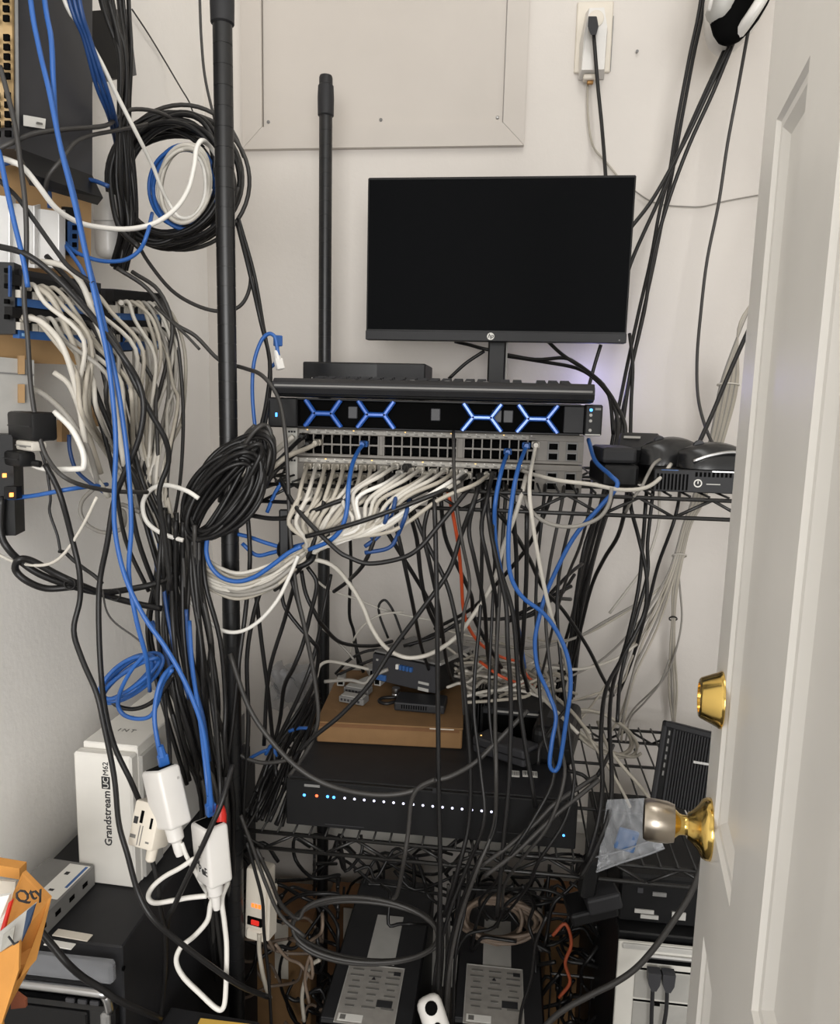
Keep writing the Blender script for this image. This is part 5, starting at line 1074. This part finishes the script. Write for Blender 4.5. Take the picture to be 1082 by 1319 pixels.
# --- grey bundle at the right
GR_ = 'thin grey cables in the tied right bundle'
for i in range(12):
    u = i/11; top = [(1085+3*u, 0, 1.5), (1040+3*u, 160, 1.46), (998, 310, 1.43), (972, 382, 1.42), (954-3*u, 424, 1.42), (928+22*u, 496, 1.45), (916+18*u, 560, 1.48), (893+16*u, 640, 1.5), (880+10*u, 676, 1.51), (869+11*u, 716, 1.515)]
    if i < 8:
        q = [((856, 748), (824, 800), (780, 846), (742, 868), (715, 878)), ((852, 755), (800, 792), (752, 818), (715, 826), (680, 822)), ((858, 752), (836, 800), (812, 852), (800, 880), (760, 896), (730, 905)), ((856, 760), (822, 815), (800, 870), (788, 895), (740, 902)), ((858, 760), (840, 800), (806, 842), (790, 868), (765, 905), (745, 930)), ((860, 756), (846, 790), (826, 832), (812, 880), (800, 920), (785, 945)), ((860, 760), (850, 790), (832, 830), (818, 860), (808, 900), (796, 950)), ((862, 765), (850, 800), (838, 828), (818, 870), (806, 915), (800, 955))][i]
        tail = [(x, y, 1.5-.03*j) for j, (x, y) in enumerate(q)]
    else:
        v = (i-8)/3; tail = [(867+5*v, 760, 1.52), (866+3*v, 796, 1.53), (863+6*v, 840, 1.54), (862+10*v, 890, 1.55), (868, 940, 1.55)]
    cable('thin grey cable in the tied bundle by the door, %s from left' % ORD[i] if i < 8 else 'thin grey cable hanging straight below the black tie, %s from left' % ORD[i-8], BEI if i % 3 else GRY, .0022, None, world(top+tail), GR_ if i < 8 else 'thin grey cables below the black tie')
for i, (x, y, w, m, l) in enumerate(((938, 496, 14, LGR, 'pale tie round the grey bundle above the shelf'), (875, 716, 9, LGR, 'pale tie round the grey bundle below the shelf'), (867, 797, 5, PLA, 'small black tie low on the grey bundle'))):
    Yt = (1.45, 1.515, 1.53)[i]; pts = [P(x+w*cos(a), y+2.5*sin(a), Yt+.012*sin(a)) for a in [k*pi/5 for k in range(10)]]
    setp(MB().tube(pts, .0016, 5, True).out('cable_tie', m, None, smooth=True), l, 'tie')
C('grey cable bending out right of the black tie', GRY, .002, 1.53, '872 720, 876 760, 878 800, 870 840, 858 870, 838 892, 815 915, 795 950 1.42')
C('grey cable curving down from the grey bundle to the slatted device', GRY, .002, 1.5, '862 850, 850 880, 830 905, 812 925, 806 955 1.4')
C('pale cable bowing down from the shelf toward the right', LGR, .0026, 1.4, '849 640, 849 670, 840 705, 826 735, 808 760, 785 790')
coil('loose coil of pale cable beside the slatted device', BEI, .0028, 778, 944, 50, 22, 30, 1.3, 4, .2, .03)
C('pale cable snaking from the coil to the plastic bag', BEI, .0028, 1.12, '770 930 1.2, 782 960, 800 985, 822 1010, 838 1030')
C('second pale cable beside it, ending behind the bag', BEI, .0026, 1.12, '745 925 1.2, 762 955, 785 990, 802 1020, 812 1040')
# --- hanging below the top shelf, middle
S = [('498 684 1.02, 514 710 1.03, 532 739 1.05, 547 764 1.08, 560 790 1.1, 571 822 1.15', BLK, 'black cable slanting down right from the pale fan'), ('521 620 1.05, 532 656 .985, 545 689 .98, 560 720 .98, 576 754 .98, 586 793 .98, 592 832 .98, 599 899 .98, 606 990 .975, 604 1060 .97, 590 1120 .96, 572 1180 .97', BLK, 'long black cable curving right then down past the cardboard box'),
     ('557 612 1.06, 559 640 .975, 561 690 .965, 563 793 .96, 564 899 .96, 565 1000 .955, 567 1120 .95, 566 1230 .95, 561 1330 .95', BLK, 'straight black cable falling the full height before the cardboard box'), ('527 652 1.02, 537 695 1.03, 542 741 1.05, 550 780 1.08, 568 820 1.15', BLK, 'short black cable between the pale fan and the control box'),
     ('568 636 1.04, 573 689 1.06, 589 728 1.08, 607 767 1.1, 610 793 1.12, 625 824 1.15, 646 860 1.2', BLK, 'black cable beside the orange one, ending in the grey heap'), ('584 556 1.04, 585 612 .98, 589 658 .97, 596 702 .97, 604 741 .98, 604 764 .98, 597 793 .98, 594 845 .985, 598 920 .985', BLK2, 'thin black cable falling before the switch ports'),
     ('608 622 1.06, 600 634 .98, 561 682 .96, 540 706 .955, 517 719 .955, 476 726 .955, 450 718 .955, 432 707 .955, 394 669 .965, 375 644 .98, 362 618 1.0', BLK, 'thick black cable swagging across under the switches'), ('615 632 .985, 594 689 .975, 578 736 .975, 545 783 .97, 504 838 .97, 476 881 .965, 440 920 .965, 407 947 .965, 385 968 .97', BLK, 'black cable crossing diagonally down left over the cardboard box'),
     ('627 622 1.06, 628 650 .985, 633 689 .98, 643 736 .98, 652 780 .98, 654 832 .975, 658 899 .975, 656 1000 .965, 648 1090 .96, 640 1180 .97', BLK, 'black cable falling beside the short blue one to the recorder front'), ('636 650 1.0, 637 715 1.0, 648 746 1.0, 661 793 1.0, 667 870 1.0, 672 930 .99, 690 1040 .98', BLK, 'black cable right of it, passing the slanting adapter'),
     ('639 652 1.02, 661 684 1.05, 682 720 1.1, 700 758 1.16, 726 787 1.2, 757 834 1.25, 776 872 1.3, 790 896 1.32', BLK, 'thick black cable slanting right behind the blue loop'), ('661 648 1.02, 665 715 1.03, 666 793 1.05, 672 850 1.1, 680 890 1.15', BLK, 'black cable hanging straight between the blue cables'), ('679 650 1.02, 678 741 1.03, 674 819 1.06, 672 858 1.1, 680 884 1.15', BLK, 'black cable hanging straight right of the long blue one'),
     ('710 638 1.1, 692 682 1.12, 672 715 1.15, 635 757 1.2, 606 785 1.25, 560 810 1.3', BLK, 'black cable slanting left under the right of the shelf'), ('520 832 1.3, 560 820 1.3, 600 798 1.3, 650 797 1.3, 690 780 1.3, 720 768 1.35, 740 740 1.4', BLK, 'black cable running level behind the hanging ones'), ('652 796 1.25, 680 792 1.25, 700 778 1.25, 706 768 1.25, 735 738 1.3, 750 726 1.35', BLK, 'black cable kinked to the right at the blue crossing'),
     ('655 800 1.27, 690 790 1.27, 708 770 1.27, 736 755 1.3', BLK, 'lower black cable kinked to the right at the blue crossing'), ('706 772 1.22, 720 771 1.25, 735 772 1.3', BLK, 'short level black cable at the blue crossing'), ('324 664 .99, 352 668 .985, 385 664 .975, 441 644 .97, 500 626 .99', BLK, 'black cable running level before the pale fan, upper one'), ('394 691 .96, 430 682 .955, 473 669 .955, 536 646 .965, 583 626 .985, 600 612 1.05', BLK, 'black cable running before the pale fan, lower one'),
     ('760 648 1.05, 748 700 1.1, 730 745 1.15, 714 800 1.2, 700 860 1.25, 690 890 1.3', BLK2, 'thin dark cable right of the blue crossing'), ('806 650 1.1, 796 690 1.15, 778 720 1.2, 762 755 1.25, 748 810 1.3, 736 860 1.35', BLK, 'wavy black cable below the right shelf'), ('812 648 1.2, 822 690 1.2, 832 735 1.2, 833 770 1.2, 826 800 1.2, 800 850 1.18, 780 890 1.12, 774 950 1.05, 776 1010 1.0, 770 1060 .975, 756 1110 .965', BLK, 'black cable bending down to the shelf edge by the plastic bag'),
     ('832 646 1.25, 828 700 1.25, 822 760 1.25, 806 830 1.22, 790 880 1.15, 785 930 1.08, 788 1000 1.0, 784 1050 .96, 765 1100 .95, 748 1130 .95', BLK, 'black cable looping down over the plastic bag'), ('840 644 1.3, 834 700 1.3, 834 740 1.3, 818 800 1.28, 800 870 1.25, 795 930 1.2', BLK, 'black cable hanging at the right below the mini computer'), ('874 646 1.4, 866 678 1.4, 848 727 1.42, 836 774 1.43, 824 818 1.44, 812 856 1.45, 796 896 1.46', BLK, 'thick black cable before the grey right bundle')]
for s, m, l in S: C(l, m, .0033 if m is BLK else .0024, None, s)
C('bright orange cable hanging below the switches', ORA, .0027, None, '577 630 1.02, 583 660 1.02, 590 700 1.04, 594 740 1.08, 597 785 1.12, 606 812 1.16, 622 832 1.2, 645 846 1.25, 668 852 1.28')
C('orange cable lying in the grey heap', ORA, .0026, None, '618 852 1.22, 640 868 1.2, 662 878 1.2, 690 884 1.22'); C('short orange cable end by the blue loop', ORA, .0026, 1.25, '676 866, 682 874, 692 880')
C('pale cable swagging low before the control box', LGR, .0033, None, '389 718 .985, 426 727 1.0, 450 752 1.02, 467 780 1.03, 479 809 1.04, 496 833 1.05, 519 846 1.06, 542 846 1.06, 565 837 1.05, 589 819 1.04, 609 793 1.03, 635 751 1.02, 648 705 1.01, 662 668 1.0, 672 636 1.0, 678 612 1.05')
C('thin pale cable drifting right behind the black ones', LGR, .0024, 1.4, '408 748, 425 760, 460 772, 490 784, 520 792, 560 800, 620 815, 660 822, 700 830'); C('thin pale cable arching over the couplers', LGR, .0022, 1.38, '450 850, 455 826, 468 806, 490 792, 520 788')
C('thin pale cable slanting down to the couplers', GRY, .0024, 1.3, '414 808, 430 822, 448 840, 456 850')
for i, (s, l) in enumerate((('374 740 1.0, 391 803 1.0, 404 866 1.02, 408 900 1.05, 398 940 1.08, 376 985 1.08', 'wavy'), ('362 750 1.1, 366 780 1.1, 384 806 1.1, 402 826 1.1, 410 840 1.12, 404 880 1.14, 380 940 1.15', 'short'), ('396 730 1.05, 408 752 1.05, 400 790 1.05, 390 830 1.05, 378 860 1.05, 366 885 1.08, 360 930 1.12, 345 985 1.1, 330 1020 1.06', 'bowed'), ('388 735 1.08, 394 765 1.08, 406 790 1.08, 416 806 1.1, 440 828 1.2, 480 832 1.3, 505 826 1.35', 'long curving'), ('426 740 1.15, 418 780 1.15, 408 830 1.12, 396 870 1.1, 374 920 1.1, 350 970 1.1, 336 1010 1.08', 'slanting'), ('451 690 1.4, 452 730 1.42, 450 790 1.44, 456 815 1.45, 462 860 1.45', 'straight rear'), ('456 826 1.35, 462 844 1.35, 468 866 1.35', 'small'), ('328 750 1.02, 336 820 1.03, 345 890 1.05, 352 960 1.1, 356 1000 1.08', 'plain left'), ('340 745 1.0, 326 795 1.0, 318 850 1.0, 320 930 1.0, 316 1000 1.0, 312 1080 1.0', 'post-side'), ('318 650 .985, 322 720 .985, 316 790 .985, 308 850 .97, 300 930 .96, 290 1000 .95', 'crossing'), ('340 960 1.1, 346 870 1.1, 366 800 1.1, 380 750 1.08', 'rising'))):
    C('%s black cable below the cable holder, left of the rear post' % l, BLK, .0034, None, s)
C('black cable looping up behind the control box', BLK, .0026, 1.4, '500 822, 490 796, 488 780, 496 773, 506 786, 514 806, 520 824')
C('black cable running from the couplers up to the right, upper one', BLK, .0028, 1.34, '432 868, 450 850, 475 838, 520 834, 560 816, 590 806'); C('black cable running from the couplers up to the right, lower one', BLK, .0028, 1.3, '434 870, 460 858, 490 846, 512 840')
C('pale cable arching over the rear of the cardboard box', LGR, .0030, 1.28, '408 872, 412 858, 424 852, 448 856, 475 862')
C('pale grey lead lying across the grey modules', GRY, .0032, 1.18, '418 878, 450 876, 470 880, 478 872, 500 862')
C('thick black cable sagging across the recorder front', BLK2, .0036, None, '296 842 .96, 320 910 .955, 350 955 .95, 385 990 .95, 420 1010 .95, 460 1021 .945, 500 1024 .945, 534 1018 .95, 556 1006 .955, 580 1000 .96, 612 982 .975, 640 955 .985, 680 915 1.0')
C('black cable hanging from the sagging one down the shelf front', BLK2, .0032, .945, '560 1004, 540 1014, 530 1032, 526 1070, 520 1110, 512 1150 .99, 506 1158 1.0')
C('black cable low at the left of the recorder', BLK2, .0030, 1.0, '296 960, 312 974, 335 982, 360 981, 376 976')
# --- bunch of black cables on the middle shelf, left
spread(14, par('404 880 1.22, 384 915 1.2, 352 962 1.14, 324 1010 1.08, 310 1050 1.04'), par('414 916 1.3, 404 950 1.24, 390 982 1.16, 378 1020 1.1, 362 1062 1.06'), 'black cable in the bunch left of the recorder', 'black cables left of the recorder', [BLK], .0033, 5, .02)
for i, s in enumerate(('372 942 1.15, 385 938 1.15, 400 938 1.15', '342 972 1.1, 350 960 1.1, 356 974 1.1', '320 978 1.1, 334 970 1.1, 344 966 1.1')): C('short blue cable in the black bunch left of the recorder, %s one' % ('right', 'middle', 'left')[i], BLU, .003, None, s)
# --- grey heap behind the adapters
for i in range(34):
    x, y = cr.uniform(598, 716), cr.uniform(846, 892); L = []; a = cr.uniform(-.5, .5); Y = 1.27+cr.uniform(-.05, .08)-(y-870)*.002
    for k_ in range(6): L.append((x+(k_-2.5)*cr.uniform(10, 16), y+(k_-2.5)*a*8+cr.uniform(-7, 7), Y+cr.uniform(-.015, .015)))
    cable('pale cable lying in the tangled heap behind the adapters', [BEI, LGR, GRY, BEI][i % 4], .0027, None, world(L), 'pale cables in the heap on the recorder')
for i, s in enumerate(('598 905 1.15, 640 902 1.15, 680 896 1.17, 690 880 1.2', '596 898 1.16, 630 890 1.17, 672 890 1.18, 715 905 1.15', '560 808 1.35, 600 818 1.35, 650 830 1.33, 690 850 1.3, 710 880 1.25', '680 880 1.2, 700 900 1.15, 725 925 1.1, 745 945 1.08', '690 876 1.22, 712 895 1.18, 735 915 1.14, 760 945 1.1', '640 850 1.3, 700 858 1.3, 745 862 1.3, 790 850 1.35, 820 830 1.4', '600 826 1.36, 680 835 1.36, 740 822 1.36, 780 800 1.38, 826 775 1.4')): C('pale cable running out of the heap, %s' % ('front edge', 'second at the front edge', 'from the back left', 'toward the shelf corner, lower', 'toward the shelf corner, upper', 'level to the right', 'rising to the right bundle')[i], [BEI, LGR, BEI, LGR, BEI, LGR, GRY][i], .0028, None, s)
C('black cable wriggling from the heap to the recorder top', BLK, .0026, None, '735 905 1.1, 712 935 1.08, 696 960 1.05, 693 985 1.04')
C('black cable along the front right of the recorder, upper one', BLK2, .0032, None, '768 1000 1.0, 745 1015 .985, 715 1035 .97, 690 1060 .965, 655 1090 .96, 620 1115 .96'); C('black cable along the front right of the recorder, lower one', BLK2, .0032, None, '772 1004 .99, 750 1022 .98, 720 1046 .965, 694 1070 .96, 662 1100 .955, 625 1128 .955')
C('black cable from the modem to the shelf corner', BLK, .003, 1.03, '730 992 1.04, 750 998, 762 1006, 775 990, 790 960 1.1')
spread(3, par('600 640 1.03, 606 770 1.03, 598 905 1.0, 606 990 .97, 612 1060 .96, 590 1120 .96, 572 1180 .97, 556 1250 .97, 552 1340 .97'), par('672 645 1.04, 662 780 1.03, 650 905 1.0, 655 990 .97, 650 1060 .96, 622 1120 .96, 598 1180 .97, 582 1250 .97, 578 1340 .97'), 'black cable over the recorder middle', 'black cables over the recorder middle', [BLK, BLK2], .0028, 5, .012)
spread(3, par('694 640 1.05, 684 770 1.04, 690 930 1.0, 700 990 .975, 680 1060 .96, 640 1105 .96, 620 1140 1.02, 612 1165 1.15, 616 1190 1.25'), par('756 640 1.06, 738 780 1.06, 752 960 1.0, 756 1010 .98, 742 1060 .965, 722 1105 .96, 700 1140 1.02, 680 1165 1.15, 664 1190 1.25'), 'black cable over the recorder right front', 'black cables over the recorder right front', [BLK, BLK2], .0028, 6, .012)
# --- tangle under the middle shelf and on the floor
coil('black cable lying in two wide rings over the left tower computer', BLK2, .0032, 470, 1198, 92, 40, 6, 1.03, 3, .1, .02, ends=('330 1093 .98, 349 1134 .99, 362 1165 1.0',), ph=pi)
coil('coil of brown grey cable lying on the right tower computer', BRN, .0034, 640, 1184, 52, 30, 8, 1.24, 11, .25, .05, kx=(.5, 1.05), ky=(.45, 1.1))
MASS = MB()
def tangle(n, x0, x1, y0, y1, Ya, Yb, label, group, mats, r, amp):
    for i in range(n):
        x, y, Y = cr.uniform(x0, x1), cr.uniform(y0, y1), cr.uniform(Ya, Yb); a = cr.uniform(0, pi); L = []
        for k_ in range(7):
            L.append((x, y, Y)); a += cr.uniform(-.9, .9); st = cr.uniform(14, amp)
            x = min(max(x+cos(a)*st, x0-15), x1+15); y = min(max(y+abs(sin(a))*st*(1 if cr.random() < .65 else -1), y0-10), y1+40); Y = min(max(Y+cr.uniform(-.03, .03), Ya), Yb)
        if mats[0] is BLK: MASS.tube(world(L), r, 6, sub=4)
        else: cable(label, mats[i % len(mats)], r, None, world(L), group, sub=4)
tangle(26, 320, 420, 1090, 1319, 1.12, 1.36, 'black cable in the tangle left of the tower computers', 'black cables left of the towers', [BLK], .0034, 42)
tangle(20, 420, 600, 1085, 1150, 1.2, 1.5, 'black cable in the tangle under the middle shelf', 'black cables under the middle shelf', [BLK], .0032, 48)
tangle(26, 600, 770, 1110, 1200, 1.1, 1.45, 'black cable hanging in the tangle under the shelf at right', 'black cables under the shelf at right', [BLK], .0032, 44)
tangle(22, 705, 790, 1190, 1319, 1.15, 1.38, 'black cable in the heap before the brown box', 'black cables before the brown box', [BLK], .0034, 36)
tangle(10, 300, 400, 1180, 1319, 1.05, 1.3, 'dull brown cable in the dark tangle behind the power strip', 'brown cables behind the power strip', [BRN], .0028, 36)
setp(MASS.out('cable_tangle', BLK, None, smooth=True), 'dark tangle of countless black cables under the rack and on the floor', 'cables', kind='stuff')
C('rusty orange cable in the heap before the brown box', mat('rust_jacket', (150, 70, 40), .6), .003, 1.15, '712 1205, 728 1190, 736 1215, 728 1240, 734 1265, 720 1285')
spread(5, par('562 1150 1.02, 566 1190 1.02, 572 1240 1.02, 566 1330 1.02'), par('606 1110 1.04, 598 1170 1.04, 590 1240 1.04, 582 1330 1.04'), 'black cable hanging between the two tower computers', 'black cables between the towers', [BLK, BLK2], .0028, 5, .012)
C('black cord falling over the white extension socket', BLK, .003, .965, '566 1160, 564 1220, 563 1275, 557 1300, 560 1335')
C('thick black cable slanting across the pale rear of the lower right computer', BLK2, .0042, .95, '905 1110, 890 1150, 865 1190, 842 1222, 818 1248, 792 1266, 760 1282, 720 1305, 690 1335')
C('thin dark cable hanging over the right tower label', BLK, .0026, 1.02, '704 1180, 690 1215, 684 1260, 672 1300, 668 1335')
